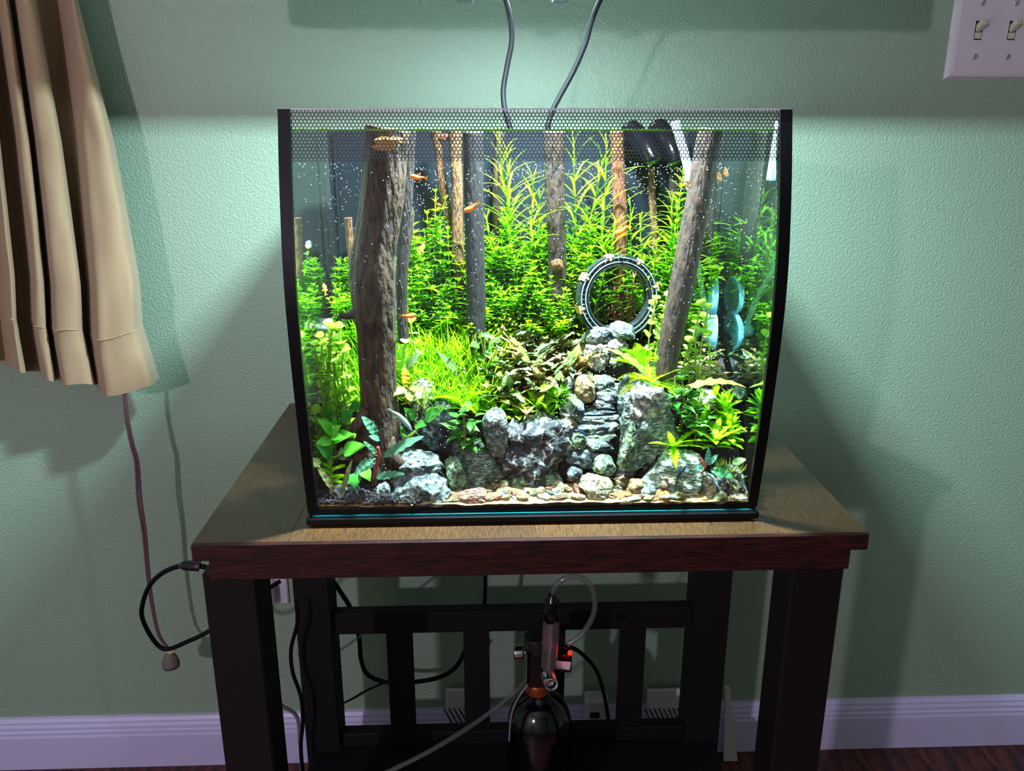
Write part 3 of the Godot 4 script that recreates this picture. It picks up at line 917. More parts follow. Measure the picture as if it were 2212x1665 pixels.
func gas_bottle() -> void:
	var z := 0.86
	var c := V(1166, 1500, z)
	var shelf := EYE - 0.846
	var o := thing("gas_bottle", "glossy black gas cylinder with valve and red light on the shelf", "gas cylinder", Vector3(c.x, shelf, -z))
	var h := c.y - shelf
	var b := B.new()
	add_lathe(b, [Vector2(0.0, 0.0), Vector2(0.036, 0.0), Vector2(0.040, 0.006), Vector2(0.040, h - 0.044), Vector2(0.039, h - 0.032), Vector2(0.0355, h - 0.021), Vector2(0.030, h - 0.011), Vector2(0.023, h - 0.004), Vector2(0.014, h + 0.001), Vector2(0.013, h + 0.008), Vector2(0.0, h + 0.008)], 40)
	part(o, "cylinder", b.made(), M.gloss_black)
	var here := func(px: float, py: float, dz := 0.0) -> Vector3: return V(px, py, z - dz) - o.position
	var nk := B.new()
	add_lathe(nk, [Vector2(0.0135, -0.006), Vector2(0.0145, -0.004), Vector2(0.0145, 0.006), Vector2(0.012, 0.008)], 20, Transform3D(Basis(), here.call(1162, 1484)))
	part(o, "neck", nk.made(), M.brass)
	var p0: Vector3 = here.call(1162, 1476); var p1: Vector3 = here.call(1166, 1390)
	part(o, "regulator", box_mesh(Vector3(p0.x - 0.014, p0.y, -0.013), Vector3(p0.x + 0.019, p1.y, 0.013), 0.004), M.gloss_black)
	var d: Vector3 = here.call(1160, 1388)
	var g := B.new()
	add_lathe(g, [Vector2(0.0, -0.011), Vector2(0.014, -0.011), Vector2(0.015, -0.009), Vector2(0.015, 0.009), Vector2(0.014, 0.011), Vector2(0.0, 0.011)], 24, Transform3D(Basis(Vector3.BACK, 0.1), d))
	part(o, "gauge", g.made(), M.black_soft)
	var kb := B.new()
	add_lathe(kb, [Vector2(0.0, -0.006), Vector2(0.0075, -0.006), Vector2(0.0085, -0.004), Vector2(0.0085, 0.004), Vector2(0.0075, 0.006), Vector2(0.0, 0.006)], 20, Transform3D(Basis(Vector3.BACK, PI / 2), here.call(1120, 1408)))
	part(o, "knob", kb.made(), M.chrome)
	part(o, "knob_stem", tube_mesh([here.call(1128, 1408), here.call(1140, 1408), here.call(1152, 1408)], 0.003), M.chrome)
	# bubble counter
	var bx := Basis(Vector3.BACK, -0.06)
	var bc: Vector3 = here.call(1186, 1440, 0.02); var bt: Vector3 = here.call(1191, 1335, 0.02)
	part(o, "bubble_counter", tube_mesh([bc, (bc + bt) / 2, bt], 0.0098, 20), M.clear_tube)
	part(o, "inner_tube", tube_mesh([bc, (bc + bt) / 2, bt], 0.0016, 8), M.chrome)
	var cap := B.new()
	var t0: Vector3 = here.call(1190, 1338, 0.02); var t1: Vector3 = here.call(1193, 1284, 0.02)
	add_tube(cap, [t0, t0.lerp(t1, 0.35), t0.lerp(t1, 0.36), t0.lerp(t1, 0.75), t0.lerp(t1, 0.76), t1], [0.0103, 0.0103, 0.0085, 0.0085, 0.006, 0.005], 20)
	part(o, "cap", cap.made(), M.gloss_black)
	var nv := B.new()
	var na: Vector3 = here.call(1178, 1445, 0.02); var nb: Vector3 = here.call(1190, 1476, 0.045)
	add_tube(nv, [na, na.lerp(nb, 0.4), na.lerp(nb, 0.42), na.lerp(nb, 0.9), nb], [0.007, 0.007, 0.0085, 0.0085, 0.0075], 20)
	part(o, "needle_valve", nv.made(), M.chrome)
	var rg := B.new()
	add_lathe(rg, [Vector2(0.0055, -0.002), Vector2(0.0082, -0.002), Vector2(0.0082, 0.003), Vector2(0.0055, 0.003)], 22, Transform3D(Basis(Vector3.RIGHT, PI / 2 - 0.2), nb + Vector3(0, 0, 0.001)), true)
	part(o, "valve_ring", rg.made(), M.chrome)
	part(o, "solenoid", box_mesh(Vector3(-0.008, -0.009, -0.008), Vector3(0.010, 0.016, 0.008), 0.002), M.gloss_black, Transform3D(Basis(), here.call(1216, 1432)))
	part(o, "sticker", box_mesh(Vector3(-0.010, -0.005, 0.0), Vector3(0.009, 0.006, 0.0012), 0.0004), M.white_plastic, Transform3D(Basis(Vector3.BACK, -0.12), here.call(1216, 1437, 0.0095)))
	var red := mat(Color(0.8, 0.05, 0.03), 0.4)
	red.emission_enabled = true
	red.emission = Color(1.0, 0.12, 0.04)
	red.emission_energy_multiplier = 3.0
	var lb := B.new()
	var lp: Vector3 = here.call(1231, 1410, 0.012)
	add_lathe(lb, [Vector2(0.0002, -0.003), Vector2(0.0022, -0.002), Vector2(0.0028, 0.0), Vector2(0.0022, 0.002), Vector2(0.0002, 0.003)], 12, Transform3D(Basis(), lp))
	part(o, "indicator_light", lb.made(), red)
	var l := OmniLight3D.new()
	l.name = "light"
	l.light_color = Color(1.0, 0.12, 0.05)
	l.light_energy = 0.0002
	l.light_size = 0.003
	l.shadow_enabled = true
	l.omni_range = 4.0
	l.omni_attenuation = 2.0
	o.add_child(l)
	l.position = lp + Vector3(0, 0, 0.006)
	var pts := []
	for q in [[1194, 1290], [1198, 1270], [1215, 1252], [1245, 1245], [1270, 1258], [1283, 1285], [1284, 1318], [1270, 1352], [1250, 1376], [1225, 1392]]: pts.append(here.call(q[0], q[1], 0.02))
	part(o, "hose", tube_mesh(pts, 0.0032, 10, 6), M.clear_tube)
	part(o, "net_bag", tube_mesh([here.call(1140, 1478, 0.03), here.call(1118, 1510, 0.035), here.call(1104, 1548, 0.036), here.call(1100, 1600, 0.036)], 0.0012, 6), M.cord_grey)

# ---------------------------------------------------------------- substrate, stones, wood
func rock(label: String, px: float, py: float, w: float, h: float, z: float, depth: float, m: String, p := 3.0, taper := 0.0, rot := 0.0, rough := 0.12, level := 3, called := "stone", cuts := 4) -> MeshInstance3D:
	var c := V(px, py, z)
	var s := mpp(c)
	var sd := int(px * 7.0 + py * 13.0)
	var o := solo(called, label, "stone", rock_mesh(sd, Vector3(w * s, h * s, depth), p, taper, rough, level, cuts), M[m], Transform3D(Basis(Vector3.BACK, deg_to_rad(rot)), c))
	return o

func hardscape() -> void:
	# substrate: sand in front, dark soil rising to the back
	for w in 2:
		var b := B.new()
		var z0: float = [0.692, 0.6925][w]; var z1: float = [0.745, 0.8855][w]
		var nx := 90; var nz: int = [14, 50][w]
		for j in nz + 1:
			for k in nx + 1:
				var x := lerpf(TX0 + 0.0045, TX1 - 0.0045, float(k) / nx)
				var z := lerpf(z0, z1, float(j) / nz)
				var y := ground(x, z)
				if w == 0: y += 0.0012 * noise.get_noise_2d(x * 2600.0, z * 2600.0) + 0.001 - 0.008 * smoothstep(0.725, 0.74, z)
				else: y += (lerpf(0.0035, -0.0035, smoothstep(-0.075, -0.06, x + (z - 0.69) * 0.3))) * (1.0 - smoothstep(0.733, 0.745, z))
				b.p(Vector3(x, y, -z))
		for j in nz:
			for k in nx:
				var a := j * (nx + 1) + k
				b.q(a, a + 1, a + nx + 2, a + nx + 1)
		if w == 0: solo("sand_bed", "pale golden sand along the front of the tank bottom", "sand", b.made(), M.sand, Transform3D(), "", "stuff")
		else: solo("soil_bed", "dark planting soil sloping up under the aquarium plants", "soil", b.made(), M.soil, Transform3D(), "", "stuff")
	var gr := []
	var rr := RandomNumberGenerator.new(); rr.seed = 8
	for k in 1100:
		var z := rr.randf_range(0.6925, 0.735)
		var x := rr.randf_range(TX0 + 0.007, -0.055 - (z - 0.69) * 0.2)
		var y := ground(x, z) + rr.randf_range(0.0022, 0.0052)
		gr.append(Transform3D(Basis.from_euler(Vector3(rr.randf() * 6, rr.randf() * 6, rr.randf() * 6)).scaled(Vector3.ONE * rr.randf_range(0.75, 1.35)), Vector3(x, y, -z)))
	tag(many(self, "soil_granules", rock_mesh(3, Vector3(0.003, 0.0025, 0.003), 2.2, 0, 0.1, 1, 2), M.granule, gr), "black soil granules in the front corner of the tank by the broad-leaved plant", "soil")
	# stones: label, photo box (centre x, y, width, height), distance, depth, material, blockiness, taper, tilt
	rock("blue grey stone with a web of pale veins, lowest beside the soil granules", 905, 1056, 136, 84, 0.714, 0.045, "vein", 2.6, 0.35, 8, 0.12, 4)
	rock("rounded blue grey stone lying on top of the veined front stone", 908, 998, 92, 46, 0.724, 0.035, "vein", 2.6, 0.1, -4, 0.12, 4)
	rock("pale green upright slab leaning against the dark slate wedge", 985, 1026, 40, 84, 0.716, 0.012, "moss_stone", 3.0, 0.1, 14, 0.08)
	rock("broad dark green slate wedge left of the black cracked boulder", 1030, 1022, 118, 132, 0.738, 0.036, "slate", 2.8, 0.55, 4, 0.14, 4)
	rock("smooth grey finger stone standing on its point beside the black boulder", 1072, 936, 48, 108, 0.727, 0.022, "grey_pebble", 2.6, -0.5, 6, 0.09, 4)
	rock("large black boulder covered with white crack lines", 1160, 965, 156, 140, 0.746, 0.05, "web", 3.0, 0.12, -6, 0.18, 4)
	rock("pale green flat slab under the black cracked boulder", 1150, 1036, 128, 46, 0.735, 0.030, "moss_stone", 2.8, 0.1, 6, 0.1)
	rock("dark rounded rock behind the broad leaves right of the thick trunk", 946, 915, 84, 112, 0.756, 0.035, "dark_stone", 2.4, 0.3, -12, 0.12)
	rock("white speckled stone with hanging roots beside the thick trunk", 912, 850, 60, 66, 0.768, 0.030, "pale", 2.3, 0.2, 0, 0.18, 4)
	rock("tallest grey standing stone on the right of the rock stairs", 1398, 926, 112, 196, 0.742, 0.045, "slate", 2.9, 0.42, 7, 0.2, 4)
	rock("pale tan face stone set into the tall standing stone", 1402, 872, 80, 72, 0.730, 0.022, "pale", 3.2, 0.1, 10, 0.26)
	rock("narrow grey green stone at the left foot of the standing stone", 1358, 968, 36, 112, 0.722, 0.016, "moss_stone", 2.6, 0.5, -6, 0.12)
	rock("wide banded green stone with a white streak below the standing stone", 1462, 1026, 142, 116, 0.719, 0.036, "band", 2.8, 0.3, -10, 0.12, 4)
	rock("white quartz patch stone lying on the wide banded stone", 1455, 1046, 62, 30, 0.7035, 0.008, "cream", 2.4, 0.2, -18, 0.22)
	rock("black stone with fine white lines in the right front corner", 1572, 1038, 66, 72, 0.716, 0.03, "web", 2.8, 0.2, 10, 0.14, 4)
	rock("leaning slab with a white stripe between the banded and black corner stones", 1537, 1056, 34, 80, 0.7065, 0.014, "vein", 2.8, 0.1, 24, 0.1)
	rock("white stripe stone on the leaning slab by the right corner", 1532, 1046, 20, 58, 0.6995, 0.006, "cream", 2.6, 0.1, 28, 0.1)
	rock("white topped cobble in front of the rock stairs", 1288, 1047, 72, 46, 0.711, 0.03, "cream", 2.5, 0.15, -8, 0.1, 4)
	rock("grey green round topped stone at the foot of the stairs", 1305, 1004, 48, 44, 0.724, 0.02, "moss_stone", 2.6, 0.4, 4, 0.08)
	rock("dark blue boulder at the bottom of the rock stairs", 1272, 990, 92, 44, 0.737, 0.02, "dark_stone", 3.0, 0.1, -12, 0.14)
	rock("small dark blue cube stone under the stairs boulder", 1241, 1020, 32, 24, 0.728, 0.014, "dark_stone", 4.0, 0, -12, 0.08)
	# the stairs, one slab to a step
	var steps := [["pale slab forming the lowest step", 1290, 958, 64, 24, 0.741, "vein"], ["dark slab over the lowest pale step", 1268, 968, 70, 16, 0.746, "dark_stone"], ["yellowish slab forming the second step", 1292, 940, 76, 20, 0.748, "moss_stone"], ["longest blue grey slab in the middle of the stairs", 1284, 919, 98, 26, 0.752, "vein"], ["dark slab above the longest step", 1290, 901, 90, 18, 0.757, "slate"], ["black slab in the shade of the upper stairs", 1288, 886, 84, 16, 0.762, "dark_stone"], ["blue slab under the top of the stairs", 1304, 870, 46, 18, 0.765, "vein"], ["blue grey slab with a pale top near the stairs head", 1312, 853, 54, 24, 0.769, "vein"], ["bluish white slab at the head of the stairs", 1303, 826, 46, 26, 0.776, "vein"], ["flat grey slab behind the tan oval stone", 1318, 840, 60, 18, 0.774, "slate"]]
	for s in steps:
		var o := rock(s[0], s[1], s[2], s[3], s[4], s[5], 0.024, s[6], 3.6, 0.05, rng.randf_range(-5, 5), 0.13, 3, "stair_slab", 3)
		o.set_meta("category", "stone slab")
	rock("tan and white oval stone left of the stairs head", 1262, 841, 46, 62, 0.764, 0.022, "tan_stone", 2.4, 0.2, 14, 0.08)
	rock("dark slab leaning left of the tan oval stone", 1229, 838, 26, 54, 0.770, 0.014, "vein", 2.8, 0.2, -8, 0.1)
	rock("blue grey lump beside the moss left of the stairs", 1236, 882, 54, 46, 0.757, 0.022, "vein", 2.6, 0.1, -8, 0.12)
	rock("small white capped stone above the black boulder", 1226, 914, 36, 32, 0.750, 0.018, "cream", 2.8, 0.1, 4, 0.14)
	rock("small round pale stone wedged beside the lower steps", 1250, 952, 32, 36, 0.737, 0.016, "moss_stone", 2.4, 0.1, 0, 0.1)
	rock("dark narrow slab between the stairs and the standing stone", 1346, 856, 26, 90, 0.762, 0.02, "dark_stone", 2.8, 0.3, -6, 0.12)
	rock("pale speckled stone path below the ring", 1291, 766, 54, 62, 0.798, 0.02, "pale", 2.6, 0.1, 4, 0.16, 4)
	rock("grey pitted stone left of the foot of the ring", 1292, 720, 58, 36, 0.803, 0.02, "vein", 2.5, 0.2, 4, 0.16)
	rock("blue stone with a white stripe lying in front of the ring", 1344, 714, 58, 36, 0.800, 0.02, "vein", 2.7, 0.3, -14, 0.14)
	rock("small grey stone between the ring and the bright fern", 1332, 748, 44, 40, 0.797, 0.02, "pale", 2.5, 0.1, 10, 0.14)
	rock("small pale stone tucked under the pale stone path", 1332, 778, 30, 26, 0.792, 0.014, "moss_stone", 2.5, 0.1, 0, 0.12)
	rock("long grey stone lying behind the thick trunk by the left glass", 706, 702, 110, 28, 0.83, 0.03, "pale", 2.6, 0.2, 6, 0.14)
	rock("grey stone sticking out of the fine grass, nearer the thick trunk", 928, 720, 34, 28, 0.828, 0.02, "pale", 2.6, 0.2, -20, 0.14)
	rock("grey stone sticking out of the fine grass, nearer the black trunk", 966, 728, 42, 26, 0.826, 0.02, "pale", 2.6, 0.2, -10, 0.14)
	rock("white and grey stone behind the dark green leaves on the right", 1524, 862, 52, 44, 0.758, 0.025, "pale", 2.6, 0.2, -12, 0.14)
	rock("grey stone half hidden behind the right hand rosettes", 1600, 850, 60, 40, 0.775, 0.02, "vein", 2.6, 0.2, 8, 0.14)
	rock("grey white stone on the black soil below the broad green leaves", 746, 1058, 62, 40, 0.707, 0.02, "vein", 2.5, 0.3, 0, 0.14)
	rock("small bluish stone leaning left of the veined front stone", 828, 1058, 34, 40, 0.711, 0.014, "vein", 2.6, 0.4, -20, 0.12)
	rock("small white stone behind the stems of the broad-leaved plant", 742, 980, 26, 26, 0.722, 0.012, "pale", 2.4, 0.1, 0, 0.12)
	rock("brown stone under the thick trunk beside the veined front stone", 846, 1040, 36, 24, 0.722, 0.014, "rust", 2.5, 0.1, 0, 0.12)
	# coloured stones on the sand
	rock("red brown slate with pale stripes lying flat on the sand", 1018, 1072, 72, 32, 0.705, 0.02, "red_slate", 3.2, 0.1, 5, 0.07)
	rock("olive flat stone beside the red brown slate", 972, 1079, 46, 14, 0.7005, 0.012, "olive", 3.2, 0, 0, 0.07)
	rock("orange stone standing like a tent near the right front", 1432, 1068, 42, 26, 0.702, 0.014, "orange", 3.0, 0.7, -6, 0.06)
	rock("small orange cobble in front of the orange tent shaped stone", 1441, 1080, 28, 18, 0.6985, 0.01, "orange", 2.6, 0, 0, 0.07)
	rock("pale green standing stone at the foot of the banded stone", 1465, 1074, 28, 34, 0.6995, 0.010, "olive", 3.0, 0.2, -6, 0.07)
	rock("blue grey stone left of the orange tent shaped stone", 1402, 1060, 42, 30, 0.706, 0.014, "grey_pebble", 2.8, 0.4, -8, 0.08)
	rock("speckled tan cobble behind the blue grey stone", 1372, 1050, 38, 34, 0.711, 0.016, "tan_stone", 2.4, 0.1, 0, 0.07)
	rock("long white flat stone on the sand before the cobbles", 1360, 1078, 50, 15, 0.6985, 0.012, "cream", 3.0, 0, 5, 0.07)
	rock("yellow orange stone behind the long white stone", 1346, 1071, 44, 18, 0.702, 0.012, "orange", 2.8, 0.2, 3, 0.07)
	rock("pale grey pebble beside the white topped cobble", 1290, 1068, 42, 18, 0.702, 0.014, "cream", 2.8, 0.2, -6, 0.08)
	rock("pale sage slab lying in the right front corner", 1555, 1076, 34, 24, 0.698, 0.012, "olive", 2.8, 0.1, 24, 0.06)
	rock("flat tan stone by the right front glass edge", 1596, 1074, 44, 18, 0.7005, 0.016, "cream", 2.8, 0, -3, 0.06)
	# loose chips
	var kinds := [["tan", "tan_stone"], ["cream", "cream"], ["rust brown", "rust"], ["olive", "olive"], ["grey", "grey_pebble"]]
	var shapes := []
	for k in 6: shapes.append(rock_mesh(40 + k, Vector3(0.0105, [0.0032, 0.0042, 0.0026, 0.0036, 0.005, 0.003][k], 0.0075), 2.5, 0, 0.07, 2, 3))
	var r := RandomNumberGenerator.new(); r.seed = 77
	for k in 190:
		var px := r.randf_range(955, 1470)
		var edge := smoothstep(0.0, 1.0, r.randf())
		var z := lerpf(0.7005, 0.732, edge)
		if px > 1395: z = r.randf_range(0.6975, 0.703)
		if px < 1040: z = r.randf_range(0.6995, 0.709)
		var at := on_ground(px, z)
		var kd = kinds[[0, 1, 0, 2, 3, 4, 0, 1, 2][r.randi() % 9]]
		var sc := r.randf_range(0.55, 1.35)
		var where: String = "below the slate wedge" if px < 1075 else "below the black boulder" if px < 1200 else "before the rock stairs" if px < 1330 else "before the standing stone"
		var bs := Basis.from_euler(Vector3(r.randf_range(-0.3, 0.35), r.randf() * TAU, r.randf_range(-0.3, 0.3))).scaled(Vector3.ONE * sc)
		solo("pebble", "%s stone chip on the sand %s" % [kd[0], where], "pebble", shapes[r.randi() % 6], M[kd[1]], Transform3D(bs, at + Vector3(0, 0.0022 * sc, 0)), "%s stone chips on the sand %s" % [kd[0], where])
	woodwork()

# a branch: photo points (x, y, distance, radius in photo pixels), surface with ridges along it
func branch(label: String, pts: Array, m: String, ridge := 0.12, sides := 20, called := "branch") -> MeshInstance3D:
	var w := []
	var rad := []
	for q in pts:
		var p := V(q[0], q[1], q[2])
		w.append(p); rad.append(q[3] * mpp(p))
	var origin: Vector3 = w[-1]
	for k in w.size(): w[k] = w[k] - origin
	var per := 8
	var line := smooth_path(w, per)
	var rr := smooth_path(rad, per)
	var b := B.new()
	add_tube(b, line, rr, sides)
	var off: float = pts[0][0] * 3.1
	for k in line.size():
		for s in sides:
			var i := k * sides + s
			var a := TAU * s / sides
			var n := noise.get_noise_3d(cos(a) * 60.0 + off, sin(a) * 60.0, line[k].y * 260.0) + 0.6 * noise.get_noise_3d(cos(a) * 150.0 + off, sin(a) * 150.0, line[k].y * 420.0 + a * 8.0)
			b.v[i] += (b.v[i] - line[k]) * n * ridge
	var o := solo(called, label, "driftwood", b.made(), M[m], Transform3D(Basis(), origin))
	return o

func knob(o: MeshInstance3D, called: String, px: float, py: float, z: float, w: float, h: float, m: String, rough := 0.18) -> void:
	var c := V(px, py, z)
	var s := mpp(c)
	part(o, called, rock_mesh(int(px + py), Vector3(w * s, h * s, minf(w, h) * s * 0.5), 2.2, 0, rough, 2, 2), M[m], Transform3D(Basis(), c - o.position))

func woodwork() -> void:
	var t := branch("thickest rough brown trunk curving up near the left glass", [[838, 276, 0.722, 47], [832, 330, 0.722, 47], [829, 400, 0.722, 47], [820, 470, 0.722, 46], [810, 540, 0.722, 47], [806, 600, 0.722, 49], [808, 660, 0.724, 46], [812, 720, 0.726, 42], [815, 800, 0.728, 40], [818, 860, 0.73, 40], [820, 910, 0.732, 43], [818, 960, 0.734, 50], [815, 1010, 0.736, 56]], "bark", 0.13, 40, "trunk")
	knob(t, "branch_stub", 838, 304, 0.700, 62, 16, "cut_wood", 0.25)
	knob(t, "branch_stub", 830, 318, 0.699, 46, 12, "cut_wood", 0.3)
	var st := B.new()
	var sp := []
	for q in [[778, 676, 0.722], [762, 678, 0.719], [748, 683, 0.717], [732, 680, 0.715]]: sp.append(V(q[0], q[1], q[2]) - t.position)
	add_tube(st, smooth_path(sp, 4), [0.0105, 0.009, 0.0078, 0.006, 0.005, 0.0042, 0.0036, 0.0034, 0.003, 0.0028, 0.0028, 0.0028, 0.0028], 12)
	part(t, "side_twig", st.made(), M.bark)
	for q in [[[795, 890, 0.722], [782, 906, 0.718], [764, 922, 0.714], [752, 940, 0.714]], [[836, 950, 0.724], [850, 985, 0.716], [872, 1005, 0.714], [895, 1020, 0.712]], [[806, 960, 0.724], [800, 990, 0.716], [812, 1020, 0.712], [806, 1050, 0.710]]]:
		var rp := []
		for e in q: rp.append(V(e[0], e[1], e[2]) - t.position)
		var rb := B.new()
		add_tube(rb, smooth_path(rp, 4), [0.009, 0.008, 0.0072, 0.0068, 0.006, 0.0055, 0.005, 0.0045, 0.004, 0.0036, 0.003, 0.0025, 0.002], 12)
		part(t, "root", rb.made(), M.bark)
	branch("slim dark branch standing directly behind the thick trunk", [[888, 280, 0.775, 10], [884, 350, 0.775, 11], [876, 480, 0.775, 13], [868, 600, 0.775, 13], [868, 660, 0.776, 12], [872, 740, 0.776, 12]], "bark_dark", 0.15, 16)
	branch("short broken twig beside the slim branch behind the thick trunk", [[887, 448, 0.782, 6], [886, 480, 0.782, 8], [880, 530, 0.782, 8], [872, 600, 0.784, 7]], "bark", 0.2, 12)
	var s1 := branch("thin tan stick leaning in the back, left of the straight tan stick", [[940, 280, 0.862, 13], [948, 330, 0.862, 9], [955, 390, 0.862, 10], [964, 440, 0.862, 9], [972, 490, 0.862, 8], [982, 560, 0.862, 8]], "bark_tan", 0.12, 14)
	knob(s1, "stick_fork", 958, 296, 0.858, 30, 16, "bark_orange")
	branch("straight tan stick between the leaning stick and the black trunk", [[984, 280, 0.850, 15], [984, 340, 0.850, 13], [988, 400, 0.850, 12], [988, 480, 0.850, 12], [990, 560, 0.850, 13], [996, 640, 0.850, 11]], "bark_tan", 0.12, 16)
	branch("smooth black trunk left of the middle of the tank", [[1022, 282, 0.800, 22], [1023, 400, 0.800, 21], [1025, 520, 0.800, 21], [1028, 640, 0.800, 21], [1029, 740, 0.800, 21], [1030, 840, 0.800, 23]], "bark_black", 0.05, 26, "trunk")
	branch("short brown stick standing just right of the black trunk", [[1080, 285, 0.866, 11], [1076, 360, 0.866, 11], [1073, 430, 0.866, 10], [1071, 490, 0.866, 7], [1070, 540, 0.866, 6]], "bark_grey", 0.16, 14)
	var m := branch("grey brown trunk in the middle with a pale knot", [[1198, 282, 0.826, 23], [1198, 360, 0.826, 22], [1200, 440, 0.826, 21], [1203, 520, 0.826, 20], [1204, 600, 0.826, 19], [1206, 660, 0.826, 18], [1208, 740, 0.826, 18]], "bark_grey", 0.1, 26, "trunk")
	knob(m, "knot", 1204, 572, 0.8165, 24, 24, "bark_tan", 0.25)
	branch("orange brown stick rising behind the ring", [[1332, 282, 0.852, 14], [1334, 340, 0.852, 15], [1338, 420, 0.852, 15], [1341, 500, 0.852, 16], [1340, 580, 0.852, 15], [1338, 660, 0.852, 15], [1337, 730, 0.852, 15]], "bark_orange", 0.08, 18)
	branch("thin tan stick right of the orange brown stick", [[1407, 335, 0.872, 7], [1408, 400, 0.872, 7], [1412, 460, 0.872, 8], [1416, 520, 0.872, 8], [1420, 600, 0.872, 7]], "bark_tan", 0.1, 12)
	branch("leaning grey brown trunk on the right of the tank", [[1536, 278, 0.762, 26], [1524, 340, 0.762, 27], [1512, 420, 0.762, 27], [1496, 500, 0.762, 26], [1480, 580, 0.762, 26], [1464, 660, 0.762, 25], [1448, 740, 0.762, 24], [1438, 810, 0.762, 22], [1432, 870, 0.762, 20]], "bark_grey", 0.08, 30, "trunk")
	branch("dark upright stick just behind the leaning trunk", [[1536, 283, 0.846, 17], [1533, 380, 0.846, 17], [1528, 480, 0.846, 16], [1522, 580, 0.846, 14], [1516, 700, 0.846, 13], [1512, 800, 0.846, 13]], "bark_dark", 0.1, 18)
	branch("brown stump behind the leaning trunk by the filter outlet", [[1476, 285, 0.868, 12], [1472, 340, 0.868, 20], [1466, 400, 0.868, 22], [1462, 460, 0.868, 18], [1458, 540, 0.868, 14]], "bark_dark", 0.2, 18)
	branch("short tan stick against the left glass behind the thick trunk", [[752, 470, 0.85, 9], [754, 490, 0.85, 8], [758, 540, 0.85, 8], [764, 600, 0.85, 8]], "bark_tan", 0.1, 14)

